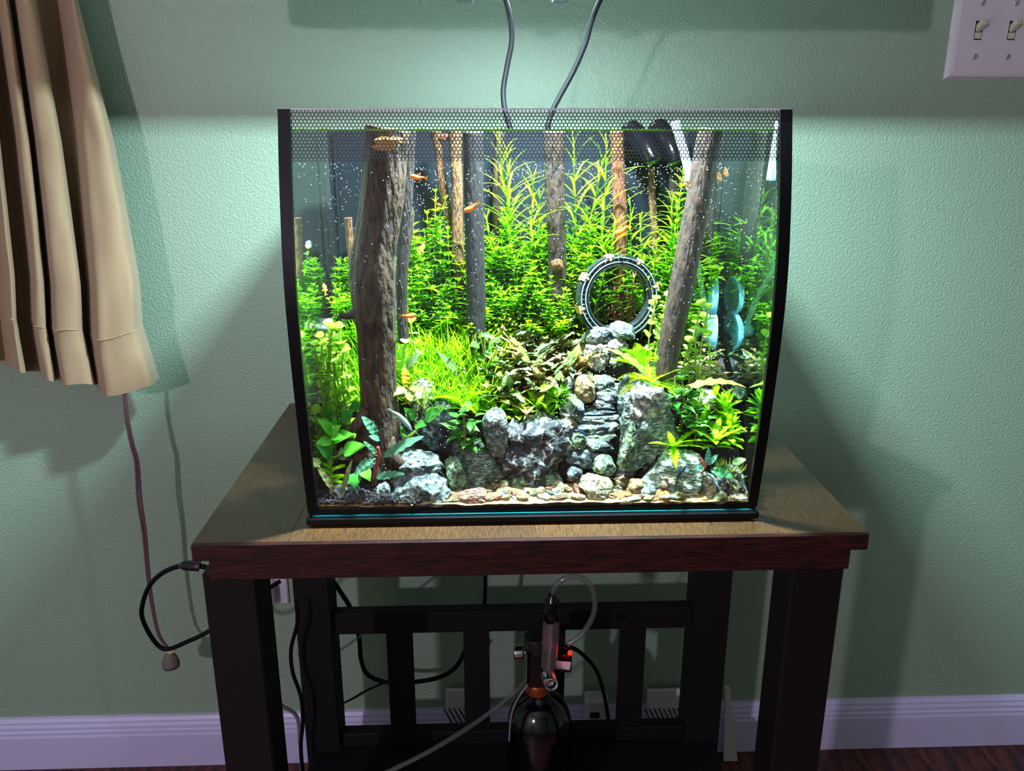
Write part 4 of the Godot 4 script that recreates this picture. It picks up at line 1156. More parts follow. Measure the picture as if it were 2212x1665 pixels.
# ---------------------------------------------------------------- ring, suction cups, hoses
func fittings() -> void:
	var c := V(1333, 642, 0.812)
	var ro := 92.0 * mpp(c)
	var ri := 66.5 * mpp(c)
	var tilt := Basis(Vector3.UP, 0.22) * Basis(Vector3.RIGHT, PI / 2 - 0.10)
	var o := thing("ring_ornament", "dark upright ring ornament with tan bands standing behind the stairs", "ornament", c, "", tilt)
	var b := B.new()
	var d := 0.0065
	var prof := []
	for q in [[0.0, 0.5], [0.08, 1.0], [0.20, 1.0], [0.23, 0.72], [0.34, 0.72], [0.36, 0.95], [0.42, 0.95], [0.45, 0.62], [0.70, 0.62], [0.73, 0.95], [0.79, 0.95], [0.83, 0.8], [0.96, 0.8], [1.0, 0.4]]: prof.append(Vector2(lerpf(ri, ro, q[0]), q[1] * d))
	for k in range(13, -1, -1): prof.append(Vector2(prof[k].x, -prof[k].y))
	prof.reverse()
	add_lathe(b, prof, 72, Transform3D(), true)
	part(o, "ring_body", b.made(true), M.ring)
	for q in [0.39, 0.76]:
		var l := B.new()
		var r: float = lerpf(ri, ro, q)
		add_lathe(l, [Vector2(r - 0.0005, d * 0.94), Vector2(r + 0.0005, d * 0.94), Vector2(r + 0.0005, d * 1.03), Vector2(r - 0.0005, d * 1.03)], 72, Transform3D(), true)
		part(o, "ridge_line", l.made(true), M.ring_line)
	var tick := box_mesh(Vector3(lerpf(ri, ro, 0.47), d * 0.6, -0.0003), Vector3(lerpf(ri, ro, 0.69), d * 0.78, 0.0003))
	for k in 48: part(o, "tick", tick, M.ring_line, Transform3D(Basis(Vector3.UP, TAU * k / 48.0), Vector3.ZERO))
	for k in 8:                                            # plain tan bands clasped over the rim
		var bb := B.new()
		var pr := [Vector2(lerpf(ri, ro, 0.86), d * 0.8), Vector2(lerpf(ri, ro, 0.86), d * 1.08), Vector2(ro * 1.015, d * 0.95), Vector2(ro * 1.018, -d * 0.9), Vector2(lerpf(ri, ro, 0.86), -d * 0.9)]
		var rows := []
		for s in 7:
			var a := -0.10 + 0.20 * s / 6.0
			var row := []
			for q in pr:
				var lift: float = 1.0 + 0.004 * (1.0 - absf(s - 3.0) / 3.0)
				row.append(bb.p(Vector3(q.x * lift * cos(a), q.y, q.x * lift * sin(a))))
			rows.append(row)
		for s in 6:
			for j in pr.size() - 1: bb.q(rows[s][j], rows[s][j + 1], rows[s + 1][j + 1], rows[s + 1][j])
		add_box(bb, Vector3(lerpf(ri, ro, 0.55), d * 0.6, -0.0012), Vector3(lerpf(ri, ro, 0.95), d * 1.1, 0.0012), 0.0004)
		part(o, "band", bb.made(true), M.ring_band, Transform3D(Basis(Vector3.UP, TAU * (k + 0.30) / 8.0), Vector3.ZERO))
	# suction cups on the right glass
	for k in 2:
		var q: Vector3 = [V(1536, 640, 0.845), V(1538, 715, 0.838)][k]
		q.x = TX1 - 0.0125
		var s := 43.0 * mpp(q)
		var cup := thing("suction_cup", ["upper pale blue suction cup on the right glass, touching the other below", "lower pale blue suction cup on the right glass, touching the other above"][k], "suction cup", q, "", Basis(Vector3.UP, -0.10) * Basis(Vector3.BACK, PI / 2))
		var g := B.new()
		add_lathe(g, [Vector2(s * 0.98, -0.003), Vector2(s, -0.002), Vector2(s * 0.9, 0.0025), Vector2(s * 0.6, 0.0062), Vector2(s * 0.3, 0.0085), Vector2(0.0, 0.009)], 32)
		add_lathe(g, [Vector2(0.0, 0.002), Vector2(s * 0.5, 0.0015), Vector2(s * 0.98, -0.003)], 32)
		part(cup, "disc", g.made(), M.cup)
		var n := B.new()
		add_lathe(n, [Vector2(0.0045, 0.006), Vector2(0.0045, 0.012), Vector2(0.0065, 0.0125), Vector2(0.0065, 0.0185), Vector2(0.0055, 0.0198), Vector2(0.0, 0.02)], 20)
		part(cup, "nipple", n.made(), M.cup)
	var gp := []
	for q in [[1504, 540, 0.80], [1510, 590, 0.81], [1519, 640, 0.82], [1524, 690, 0.825], [1527, 750, 0.83]]: gp.append(V(q[0], q[1], q[2]))
	var g0: Vector3 = gp[0]
	for k in gp.size(): gp[k] = gp[k] - g0
	solo("glass_pipe", "thin clear glass pipe held by the suction cups", "pipe", tube_mesh(gp, 0.0026, 12), M.glass_tube, Transform3D(Basis(), g0))
	var hp := []
	for q in [[1458, 262, 0.80], [1466, 290, 0.80], [1478, 330, 0.80], [1488, 372, 0.80], [1492, 410, 0.80]]: hp.append(V(q[0], q[1], q[2]))
	var h0: Vector3 = hp[0]
	for k in hp.size(): hp[k] = hp[k] - h0
	solo("air_hose", "pale white hose entering the water beside the leaning trunk", "hose", tube_mesh(hp, 0.0042, 12), M.hose, Transform3D(Basis(), h0))
	var hq := []  # second tube added to stand for the first hose mirrored in the side glass
	for q in [[1684, 262, 0.730], [1680, 292, 0.730], [1672, 340, 0.730], [1664, 390, 0.730]]: hq.append(V(q[0], q[1], q[2]))
	var h1: Vector3 = hq[0]
	for k in hq.size(): hq[k] = hq[k] - h1
	solo("air_hose", "pale tube put in as the hose reflection by the right edge strip", "hose", tube_mesh(hq, 0.0036, 12), M.hose, Transform3D(Basis(), h1))
	# filter outlet
	var f := thing("filter_outlet", "black swivelling filter outlet in the back right of the tank", "filter", V(1420, 320, 0.865))
	for k in 2:
		var fb := B.new()
		var fp: Array = [[[1362, 285, 0.884], [1380, 300, 0.87], [1400, 325, 0.850], [1415, 352, 0.838]], [[1420, 280, 0.884], [1436, 300, 0.87], [1452, 326, 0.852], [1462, 356, 0.842]]][k]
		var w := []
		for q in fp: w.append(V(q[0], q[1], q[2]) - f.position)
		add_tube(fb, smooth_path(w, 4), [0.0125, 0.0125, 0.0122, 0.012, 0.0115, 0.011, 0.0105, 0.010, 0.0095, 0.009, 0.0085, 0.008, 0.0078], 18)
		part(f, "nozzle", fb.made(), M.gloss_black)
	part(f, "mount", box_mesh(Vector3(-0.036, -0.004, -0.021), Vector3(0.034, 0.012, -0.010), 0.003), M.gloss_black)

# ---------------------------------------------------------------- plants
const LIME := Color(0.26, 0.60, 0.007)
const GREEN := Color(0.11, 0.40, 0.010)
const DEEP := Color(0.035, 0.15, 0.022)
const PALE := Color(0.34, 0.54, 0.05)

func jit(c: Color, r: RandomNumberGenerator, a := 0.18) -> Color:
	var k := 1.0 + r.randf_range(-a, a)
	return Color(c.r * k * (1.0 + r.randf_range(-a, a)), c.g * k, c.b * k)

func whorl_mesh(r: RandomNumberGenerator, height: float, gap: float, per: int, length: float, width: float, lift: float, arch: float, kind: String, c: Color, segs := 3, shoots := 0, bare := 0.0) -> Array:   # [stem, foliage]
	var st := B.new()
	var lf := B.new()
	st.col = Color(c.r * 0.9 + 0.03, c.g * 0.75, c.b)
	var stems := [[Vector3.ZERO, height, Vector3(r.randf_range(-0.12, 0.12), 1, r.randf_range(-0.12, 0.12))]]
	for k in shoots:
		stems.append([Vector3(0, height * r.randf_range(0.3, 0.65), 0), height * r.randf_range(0.25, 0.45), Vector3(r.randf_range(-0.7, 0.7), 0.9, r.randf_range(-0.5, 0.6))])
	for s in stems:
		var pts := []
		var n := 8
		for k in n + 1:
			var t := float(k) / n
			pts.append(s[0] + (s[2] as Vector3) * s[1] * t + Vector3(sin(t * 3.0 + s[1] * 50.0), 0, cos(t * 2.6 + s[1] * 70.0)) * 0.003 * t)
		add_tube(st, pts, [0.0008, 0.0008, 0.0008, 0.0007, 0.0007, 0.0007, 0.0006, 0.0006, 0.0005], 5, false)
		var whorls := int(s[1] / gap)
		for j in whorls:
			var t := (j + 1.0) / whorls
			if t < bare: continue
			var f := t * n
			var k := mini(int(f), n - 1)
			var at: Vector3 = (pts[k] as Vector3).lerp(pts[k + 1], f - k)
			var turn := j * 0.9 + r.randf() * 0.5
			var sz := 1.0 if t < 0.8 else lerpf(1.0, 0.55, (t - 0.8) / 0.2)
			for q in per:
				var a := turn + TAU * q / per + r.randf_range(-0.25, 0.25)
				var up := lift + r.randf_range(-0.2, 0.2) + 0.7 * smoothstep(0.85, 1.0, t)
				var dir := Vector3(cos(a) * cos(up), sin(up), sin(a) * cos(up))
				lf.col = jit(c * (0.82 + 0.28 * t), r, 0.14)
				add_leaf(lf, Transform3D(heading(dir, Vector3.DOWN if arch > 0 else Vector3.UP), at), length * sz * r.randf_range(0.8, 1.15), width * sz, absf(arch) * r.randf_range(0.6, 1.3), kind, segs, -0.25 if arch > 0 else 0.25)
	return [st.made(), lf.made()]

func stem_plant(called: String, label: String, group: String, pair: Array, at: Vector3, scale: Vector3, turn: float) -> Node3D:
	var o := thing(called, label, "plant", at, group, Basis(Vector3.UP, turn).scaled(scale))
	part(o, "stem", pair[0], M.leaf_soft)
	part(o, "foliage", pair[1], M.leaf, Transform3D(), "stuff")
	return o

func leaf_set(n: int, seed_: int, length: float, width: float, arch: float, kind: String, cols: Array, segs := 6, fold := 0.25, stalk := 0.0) -> Array:
	var r := RandomNumberGenerator.new()
	r.seed = seed_
	var out := []
	for k in n:
		var b := B.new()
		b.col = jit(cols[k % cols.size()], r, 0.1)
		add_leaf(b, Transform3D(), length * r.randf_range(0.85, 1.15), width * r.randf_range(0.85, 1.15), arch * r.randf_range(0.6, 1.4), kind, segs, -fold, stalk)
		out.append(b.made())
	return out

func rosette(called: String, label: String, group: String, at: Vector3, leaves: Array, n: int, lift0: float, lift1: float, scale := 1.0, m := "leaf", rise := 0.0) -> Node3D:
	var o := thing(called, label, "plant", at, group)
	var a0 := rng.randf() * TAU
	for k in n:
		var a := a0 + k * 2.4 + rng.randf_range(-0.2, 0.2)
		var up := lerpf(lift0, lift1, float(k) / maxf(n - 1, 1)) + rng.randf_range(-0.12, 0.12)
		var dir := Vector3(cos(a) * cos(up), sin(up), sin(a) * cos(up))
		var bs := heading(dir, Vector3.DOWN).scaled_local(Vector3.ONE * scale * rng.randf_range(0.8, 1.1))
		part(o, "leaf", leaves[rng.randi() % leaves.size()], M[m], Transform3D(bs, Vector3(dir.x * 0.001, rise * k / n, dir.z * 0.001)))
	return o

func single_leaf(o: Node3D, q: Array, kind: String, c: Color, m := "leaf_thick", arch := 0.5, face := Vector3(0.1, 0.7, 0.75), stalk := 0.0) -> void:   # photo base x, y, distance, tip x, y, distance, width
	var a := V(q[0], q[1], q[2]); var e := V(q[3], q[4], q[5])
	var len := a.distance_to(e)
	var b := B.new()
	b.col = jit(c, rng, 0.12)
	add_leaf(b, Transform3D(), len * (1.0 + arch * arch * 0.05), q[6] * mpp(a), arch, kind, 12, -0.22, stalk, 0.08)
	var bs := heading(e - a, -face)
	bs = bs * Basis(Vector3.RIGHT, -arch * 0.5)
	part(o, "leaf", b.made(), M[m], Transform3D(bs, a - o.position))

func stalk(o: Node3D, pts: Array, r: float, c: Color, called := "stem") -> void:
	var b := B.new()
	b.col = c
	var w := []
	for q in pts: w.append(V(q[0], q[1], q[2]) - o.position)
	add_tube(b, smooth_path(w, 4), [r], 7)
	part(o, called, b.made(), M.leaf_soft)

func world_box(o: Node3D, t: Transform3D) -> AABB:
	var box := AABB()
	var first := true
	if o is MeshInstance3D and o.mesh:
		var v: PackedVector3Array = o.mesh.surface_get_arrays(0)[Mesh.ARRAY_VERTEX]
		for k in range(0, v.size(), 1 if v.size() < 400 else 7):
			var p := t * v[k]
			if first: box = AABB(p, Vector3.ZERO)
			else: box = box.expand(p)
			first = false
	for c in o.get_children():
		if c is Node3D:
			var b := world_box(c, t * c.transform)
			if b.size == Vector3.ZERO: continue
			box = b if first else box.merge(b)
			first = false
	return box

func keep_inside() -> void:                               # no leaf may grow through the glass
	for o in get_children():
		if not o.has_meta("category") or not o.get_meta("category") in ["plant", "grass", "moss", "roots"]: continue
		var b := world_box(o, o.transform)
		var lo := TX0 + 0.0025 - b.position.x
		var hi := b.end.x - (TX1 - 0.0025)
		if lo > 0: o.position.x += minf(lo, 0.05)
		elif hi > 0: o.position.x -= minf(hi, 0.05)
		var front := b.end.z + front_z(b.end.y - EYE - 0.5 * b.size.y) + 0.003
		if front > 0: o.position.z -= minf(front, 0.02)
		var back := -0.884 - b.position.z
		if back > 0 and front <= 0: o.position.z += minf(back, 0.02)

func plants() -> void:
	var r := RandomNumberGenerator.new()
	r.seed = 31
	# bushy background plants
	var bushy := []
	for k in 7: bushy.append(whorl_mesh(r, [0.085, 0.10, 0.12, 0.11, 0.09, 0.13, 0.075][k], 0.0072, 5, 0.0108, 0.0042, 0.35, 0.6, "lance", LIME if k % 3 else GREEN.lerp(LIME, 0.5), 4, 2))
	var heights := [0.085, 0.10, 0.12, 0.11, 0.09, 0.13, 0.075]
	var tops := [[625, 548], [700, 545], [740, 548], [800, 560], [870, 520], [900, 492], [930, 470], [975, 485], [1000, 500], [1060, 490], [1095, 455], [1130, 470], [1170, 500], [1230, 475], [1290, 462], [1310, 490], [1370, 545], [1420, 555], [1480, 520], [1520, 495], [1560, 482], [1620, 482], [1700, 485]]
	for row in 5:
		var z: float = [0.876, 0.860, 0.843, 0.830, 0.818][row]
		var drop: float = [0.0, 22.0, 62.0, 105.0, 150.0][row]
		var px: float = 735.0 - row * 4.0 + 9.0 * (row % 2)
		while px < 1580.0 + row * 6.0:
			px += r.randf_range(15.0, 25.0) if px > 800.0 and px < 1480.0 else r.randf_range(8.0, 12.0)
			var x := px + r.randf_range(-4, 4)
			var at := on_ground(x, z)
			if at.x > TX1 - 0.008 or at.x < TX0 + 0.008: continue
			if row >= 3 and ((x > 1225 and x < 1435) or x > 1492): continue
			if row == 2 and x > 1255 and x < 1410 and r.randf() < 0.55: continue
			var top := pick(tops, x) + drop * r.randf_range(0.75, 1.25) + r.randf_range(-14, 18)
			var h := V(x, top, z).y - at.y
			var v := r.randi() % 7
			var s := clampf(h / heights[v], 0.5, 1.75)
			var place: String = "on the left, behind the thick trunk" if x < 870 else "behind the black and tan sticks" if x < 1060 else "between the black and the middle trunk" if x < 1200 else "around the ring" if x < 1420 else "behind the leaning trunk"
			stem_plant("bushy_stem_plant", "bright green small leaved stem plant %s" % place, "bushy stem plants %s" % place, bushy[v], at, Vector3(clampf(s, 0.9, 1.15), s, clampf(s, 0.9, 1.15)), r.randf() * TAU)
	var tall := whorl_mesh(r, 0.10, 0.006, 5, 0.0085, 0.0032, 0.25, 0.5, "lance", LIME, 3, 1)
	var tp := on_ground(932, 0.852)
	stem_plant("bushy_stem_plant", "tallest bushy stem plant left of the leaning tan stick, crowned by a tuft", "", tall, tp, Vector3(1.0, (V(916, 418, 0.852).y - tp.y) / 0.10, 1.0), 1.0)
	# long narrow leaved plants
	var star := []
	for k in 5: star.append(whorl_mesh(r, 0.17, 0.0135, 3, 0.050, 0.0022, 0.85, 1.0, "strap", LIME.lerp(GREEN, 0.35), 6, 0, 0.25))
	for q in [[1098, 330, 0.862], [1120, 300, 0.868], [1135, 380, 0.855], [1165, 420, 0.850], [1228, 345, 0.866], [1240, 300, 0.870], [1285, 300, 0.868], [1370, 440, 0.866], [1395, 470, 0.858], [1440, 430, 0.862], [1470, 460, 0.85], [1500, 470, 0.86], [1545, 470, 0.856], [1565, 430, 0.85], [1110, 470, 0.838], [1270, 470, 0.84], [1385, 520, 0.845], [1430, 500, 0.842]]:
		var at := on_ground(q[0], q[2])
		var h := V(q[0], q[1], q[2]).y - at.y
		var where: String = "between the short brown stick and the middle trunk" if q[0] < 1180 else "between the middle trunk and the orange stick" if q[0] < 1330 else "right of the orange stick"
		stem_plant("long_leaved_plant", "tall long leaved green plant %s" % where, "long leaved plants %s" % where, star[r.randi() % 5], at, Vector3(1.0, h / 0.18, 1.0), r.randf() * TAU)
	var willow := whorl_mesh(r, 0.20, 0.0075, 4, 0.022, 0.0046, 0.5, 0.6, "lance", GREEN.lerp(LIME, 0.4), 4, 0, 0.3)
	var wp := on_ground(1436, 0.838)
	stem_plant("upright_stem_plant", "upright willow leaved stem plant left of the leaning trunk, with a pointed crown", "", willow, wp, Vector3(1, (V(1432, 378, 0.838).y - wp.y) / 0.20, 1), 0.4)
	# fine grass
	var tufts := []
	for k in 5:
		var b := B.new()
		for j in 95:
			b.col = jit(LIME if j % 4 else PALE.lerp(LIME, 0.5), r, 0.2)
			var a := r.randf() * TAU
			var up := r.randf_range(0.75, 1.45)
			add_leaf(b, Transform3D(heading(Vector3(cos(a) * cos(up), sin(up), sin(a) * cos(up)), Vector3(cos(a), -0.4, sin(a))), Vector3(r.randf_range(-0.008, 0.008), 0, r.randf_range(-0.008, 0.008))), r.randf_range(0.024, 0.052), 0.00085, r.randf_range(0.2, 1.2), "strap", 4, 0.1)
		tufts.append(b.made())
	for k in 64:
		var x: float = r.randf_range(655, 770) if k % 2 else r.randf_range(862, 1075)
		var z := r.randf_range(0.765, 0.825)
		var at := on_ground(x, z)
		if at.x < TX0 + 0.01: continue
		var side := "left of the thick trunk" if x < 800 else "between the thick trunk and the black trunk"
		solo("grass_tuft", "tuft of very fine bright green grass %s" % side, "grass", tufts[r.randi() % 5], M.leaf_soft, Transform3D(Basis(Vector3.UP, r.randf() * TAU).scaled(Vector3.ONE * r.randf_range(0.85, 1.25) * (1.25 if x < 800 else 1.0)), at), "fine grass tufts %s" % side, "stuff")
	# round leaved pale plants
	var coins := []
	for k in 4:
		var st := B.new(); st.col = Color(0.36, 0.5, 0.10)
		var h := [0.062, 0.075, 0.052, 0.085][k] as float
		var pts := []
		for j in 9: pts.append(Vector3(sin(j * 0.5 + k) * 0.004, h * j / 8.0, cos(j * 0.4 + k * 2.0) * 0.004))
		add_tube(st, pts, [0.0009], 6, false)
		coins.append([st.made(), pts])
	var coin_leaf := leaf_set(4, 5, 0.0086, 0.0076, 0.35, "round", [PALE, PALE.lerp(LIME, 0.4), Color(0.48, 0.56, 0.13)], 6, 0.12)
	var spots := []
	for k in 15: spots.append([r.randf_range(672, 764), r.randf_range(0.732, 0.765), r.randf_range(700, 790)])
	for q in [[1402, 0.778, 648], [1410, 0.790, 660], [1418, 0.776, 690], [1426, 0.784, 640], [1500, 0.778, 660], [1512, 0.772, 668], [1490, 0.780, 700], [1520, 0.785, 690], [1478, 0.775, 740], [898, 0.775, 700], [884, 0.772, 740]]: spots.append(q.duplicate())
	for k in 7: spots.append([r.randf_range(672, 704), r.randf_range(0.712, 0.735), r.randf_range(860, 960)])
	for q in spots:
		var at := on_ground(q[0], q[1])
		var k := r.randi() % 4
		var side: String = "left of the thick trunk" if q[0] < 800 else "just right of the thick trunk" if q[0] < 1000 else "between the ring and the leaning trunk" if q[0] < 1450 else "right of the leaning trunk"
		var s := clampf((V(q[0], q[2], q[1]).y - at.y) / ([0.062, 0.075, 0.052, 0.085][k] as float), 0.6, 2.0)
		var o := thing("round_leaved_plant", "pale yellow green stem plant with small round leaves %s" % side, "plant", at, "round leaved plants %s" % side)
		part(o, "stem", coins[k][0], M.leaf_soft, Transform3D(Basis().scaled(Vector3(1, s, 1)), Vector3.ZERO))
		for j in range(1, 9):
			var p: Vector3 = coins[k][1][j] * Vector3(1, s, 1)
			for w in (2 if j < 8 else 3):
				var a := j * 1.4 + w * PI + r.randf_range(-0.4, 0.4)
				var up := r.randf_range(0.25, 1.15)
				part(o, "leaf", coin_leaf[r.randi() % 4], M.leaf, Transform3D(heading(Vector3(cos(a) * cos(up), sin(up), sin(a) * cos(up)), Vector3.DOWN).scaled_local(Vector3.ONE * r.randf_range(0.75, 1.1)), p))
	# brown olive plants
	var brown := leaf_set(9, 8, 0.041, 0.0098, 0.75, "wavy", [Color(0.19, 0.22, 0.065), Color(0.30, 0.23, 0.08), Color(0.13, 0.20, 0.08), Color(0.38, 0.35, 0.19), Color(0.29, 0.165, 0.06), Color(0.33, 0.37, 0.27)], 8, 0.3, 0.1)
	for k in 44:
		var x := r.randf_range(1062, 1255)
		var z := r.randf_range(0.774, 0.832)
		if x > 1225: z = r.randf_range(0.785, 0.808)
		rosette("brown_leaved_plant", "olive brown plant with narrow wavy leaves left of the pale stone path", "olive brown plants left of the pale stone path", on_ground(x, z), brown, 10, 0.35, 1.3, r.randf_range(0.9, 1.3), "leaf")
	for k in 11:
		var x := r.randf_range(1500, 1585)
		rosette("brown_leaved_plant", "olive brown plant with narrow wavy leaves right of the leaning trunk", "olive brown plants right of the leaning trunk", on_ground(x, r.randf_range(0.785, 0.835)), brown, 9, 0.2, 0.9, r.randf_range(0.6, 0.8), "leaf")
	for k in 5:
		rosette("brown_leaved_plant", "dark olive low plant under the black trunk", "dark olive plants under the black trunk", on_ground([985, 1010, 1050, 1068, 960][k], [0.786, 0.79, 0.788, 0.782, 0.778][k]), brown, 8, 0.3, 1.2, 0.9, "leaf")
	for q in [["large dark leaf arching left in the fine grass behind the speckled stone", [[878, 796, 0.762, 912, 756, 0.764, 16]]], ["broad brown green leaf leaning left beside the black trunk", [[994, 812, 0.772, 944, 760, 0.77, 18]]]]:
		var o := thing("brown_leaved_plant", q[0], "plant", V(q[1][0][0], q[1][0][1], q[1][0][2]))
		for l in q[1]: single_leaf(o, l, "lance", Color(0.10, 0.15, 0.06), "leaf_thick", 0.5)
		stalk(o, [[q[1][0][0], q[1][0][1], q[1][0][2]], [q[1][0][0] + 2, q[1][0][1] + 14, q[1][0][2]], [q[1][0][0] + 3, q[1][0][1] + 34, q[1][0][2]]], 0.001, Color(0.2, 0.16, 0.06))
	# bright rosettes
	var fresh := leaf_set(6, 12, 0.022, 0.0060, 0.55, "strap", [LIME, LIME.lerp(GREEN, 0.4), LIME.lerp(PALE, 0.3)], 7, 0.25)
	for q in [[1090, 868, 0.762, "left"], [1118, 880, 0.756, "left"], [1140, 862, 0.764, "left"], [1160, 872, 0.757, "left"], [1186, 880, 0.755, "left"], [1076, 884, 0.752, "left"], [1104, 856, 0.770, "left"], [1176, 850, 0.768, "left"]]:
		rosette("bright_rosette", "bright green strap leaved rosette above the black cracked boulder", "bright rosettes above the black boulder", V(q[0], q[1] + 22, q[2]), fresh, 10, 0.15, 1.35, r.randf_range(0.95, 1.2), "leaf", 0.006)
	for q in [[1500, 890, 0.744], [1540, 880, 0.752], [1515, 930, 0.738], [1556, 920, 0.742], [1590, 905, 0.745], [1575, 880, 0.756], [1600, 930, 0.738], [1610, 890, 0.750], [1545, 955, 0.730], [1525, 905, 0.748], [1580, 945, 0.735], [1618, 945, 0.733]]:
		rosette("bright_rosette", "bright green strap leaved plant on the slope by the right glass", "bright rosettes by the right glass", V(q[0], q[1] + 14, q[2]), fresh, 13, 0.1, 1.35, r.randf_range(0.75, 1.05), "leaf", 0.016)
	# ferns
	var frond := func(length: float, c: Color, seed_: int) -> ArrayMesh:
		var b := B.new()
		var rr := RandomNumberGenerator.new(); rr.seed = seed_
		b.col = c * 0.85
		var pts := []
		for k in 10:
			var t := k / 9.0
			pts.append(Vector3(0, sin(t * 1.0) * length * 1.0, -(1.0 - cos(t * 1.0)) * length * 0.9))
		add_tube(b, pts, [0.0008, 0.0008, 0.0007, 0.0007, 0.0006, 0.0006, 0.0005, 0.0005, 0.0004, 0.0003], 5, false)
		for k in range(2, 10):
			for half in 2:
				var base: Vector3 = (pts[k] as Vector3).lerp(pts[maxi(k - 1, 0)], 0.5 * half)
				var t := (k - 0.5 * half) / 9.0
				for s in [-1.0, 1.0]:
					b.col = jit(c, rr, 0.15)
					add_leaf(b, Transform3D(heading(Vector3(s, 0.55, 0.1), Vector3(0, 0.2, 1)), base), length * 0.21 * sin(PI * clampf(t * 0.9 + 0.1, 0, 1)) + 0.001, 0.0015, 0.5, "lance", 4, 0.2)
		return b.made()
	var fronds := [frond.call(0.05, LIME.lerp(GREEN, 0.3), 1), frond.call(0.044, LIME, 2), frond.call(0.038, LIME.lerp(GREEN, 0.15), 3)]
	for q in [["feathery bright fern right of the pale stone path", 1384, 802, 0.780, 12, 0.85, 0.75, 1.45], ["feathery bright fern above the grey finger stone", 1002, 884, 0.750, 11, 1.0, 0.25, 1.35], ["feathery fern spreading at the foot of the leaning trunk", 1412, 836, 0.752, 8, 0.85, 0.2, 0.9]]:
		var o := thing("fern", q[0], "plant", V(q[1], q[2], q[3]))
		for k in q[4]:
			var a: float = k * 2.4 + 0.4
			var up: float = lerpf(q[6], q[7], k / float(q[4]))
			part(o, "frond", fronds[k % 3], M.leaf, Transform3D(heading(Vector3(cos(a) * cos(up), sin(up), sin(a) * cos(up) * 0.8), Vector3.UP).scaled_local(Vector3.ONE * q[5] * r.randf_range(0.8, 1.1)), Vector3.ZERO))
	# lobed leaf plants
	var lobed := leaf_set(5, 19, 0.034, 0.0100, 0.5, "lobed", [LIME.lerp(PALE, 0.25), LIME.lerp(GREEN, 0.4), LIME], 18, 0.15)
	var lob := [["light green lobed leaf plant with hanging roots on the banded stone", 1462, 978, 0.704, 10, 0.95], ["olive lobed leaf plant sprawling left of the leaning trunk", 1402, 828, 0.752, 5, 0.85], ["light green lobed plant above the leaning corner slab", 1548, 962, 0.708, 8, 0.85]]
	for q in lob: rosette("lobed_plant", q[0], "", V(q[1], q[2], q[3]), lobed, q[4], 0.1, 1.0, q[5], "leaf")
	for q in [["brownish feather leaf arching left over the pale stone path", [1402, 822, 0.752, 1300, 756, 0.765, 26]], ["long olive feather leaf arching right behind the dark green leaves", [1478, 842, 0.742, 1612, 842, 0.745, 26]]]:
		var o := thing("feather_leaf_plant", q[0], "plant", V(q[1][0], q[1][1], q[1][2]))
		single_leaf(o, q[1], "lobed", Color(0.22, 0.22, 0.05), "leaf", 1.1, Vector3(0.1, 0.9, 0.4))
	# small dark round leaved plants
	var dark := leaf_set(6, 14, 0.0155, 0.0105, 0.6, "heart", [DEEP, Color(0.05, 0.20, 0.03), Color(0.10, 0.28, 0.05)], 7, 0.25, 0.12)
	for q in [["dark green small leaved plant hanging left of the grey finger stone", 1002, 940, 0.730, 26, 0.042, 0], ["dark green small leaved plant in front of the black trunk", 1046, 790, 0.782, 17, 0.05, 1], ["dark green glossy plant right of the standing stone, upper of two", 1472, 900, 0.738, 26, 0.045, 0], ["dark green glossy plant right of the standing stone, lower of two", 1502, 930, 0.733, 16, 0.028, 0], ["dark leaved plant at the foot of the leaning trunk", 1455, 850, 0.750, 12, 0.03, 0]]:
		var o := thing("dark_leaved_plant", q[0], "plant", V(q[1], q[2], q[3]))
		var cols: Array = [Color(0.13, 0.34, 0.13), Color(0.20, 0.46, 0.14)]
		for k in q[4]:
			var a: float = k * 2.4
			var up := r.randf_range(-0.2, 0.9)
			var hgt: float = q[5] * (float(k) / q[4] - 0.35)
			var base := Vector3(cos(a) * 0.004 + r.randf_range(-0.009, 0.009), hgt, sin(a) * 0.004 + 0.003)
			part(o, "leaf", dark[r.randi() % 6], M.leaf_thick, Transform3D(heading(Vector3(cos(a) * cos(up), sin(up), sin(a) * cos(up)), Vector3.DOWN).scaled_local(Vector3.ONE * r.randf_range(0.8, 1.2)), base))
		var sb := B.new(); sb.col = Color(0.22, 0.20, 0.06)
		add_tube(sb, [Vector3(0, -q[5] * 0.4, 0), Vector3(0.001, 0, 0.001), Vector3(0, q[5] * 0.6, 0.002)], [0.0012], 6)
		part(o, "stem", sb.made(), M.leaf_soft)
	# broad leaves in the left front
	var an := thing("broad_leaved_plant", "broad glossy bright green leaved plant in the left front corner", "plant", V(712, 1070, 0.706))
	var bright := Color(0.10, 0.45, 0.03)
	for q in [[722, 936, 0.712, 684, 905, 0.706, 26, 1], [716, 950, 0.710, 680, 962, 0.702, 26, 1], [716, 930, 0.716, 726, 898, 0.712, 30, 0], [716, 938, 0.710, 738, 918, 0.704, 26, 1], [722, 948, 0.712, 766, 938, 0.702, 32, 1], [716, 984, 0.708, 680, 960, 0.700, 30, 0], [742, 976, 0.708, 794, 962, 0.699, 34, 1], [738, 908, 0.720, 770, 884, 0.714, 20, 0], [708, 914, 0.722, 686, 910, 0.712, 22, 1], [716, 944, 0.706, 748, 946, 0.700, 20, 1], [712, 900, 0.724, 704, 880, 0.720, 24, 0], [768, 884, 0.730, 766, 862, 0.728, 24, 0], [784, 1012, 0.708, 800, 1040, 0.701, 26, 1], [766, 1022, 0.706, 766, 1056, 0.699, 30, 0], [742, 918, 0.716, 752, 888, 0.712, 18, 0]]:
		single_leaf(an, q, "heart", bright if q[7] else Color(0.035, 0.22, 0.03), "leaf_thick", 0.6)
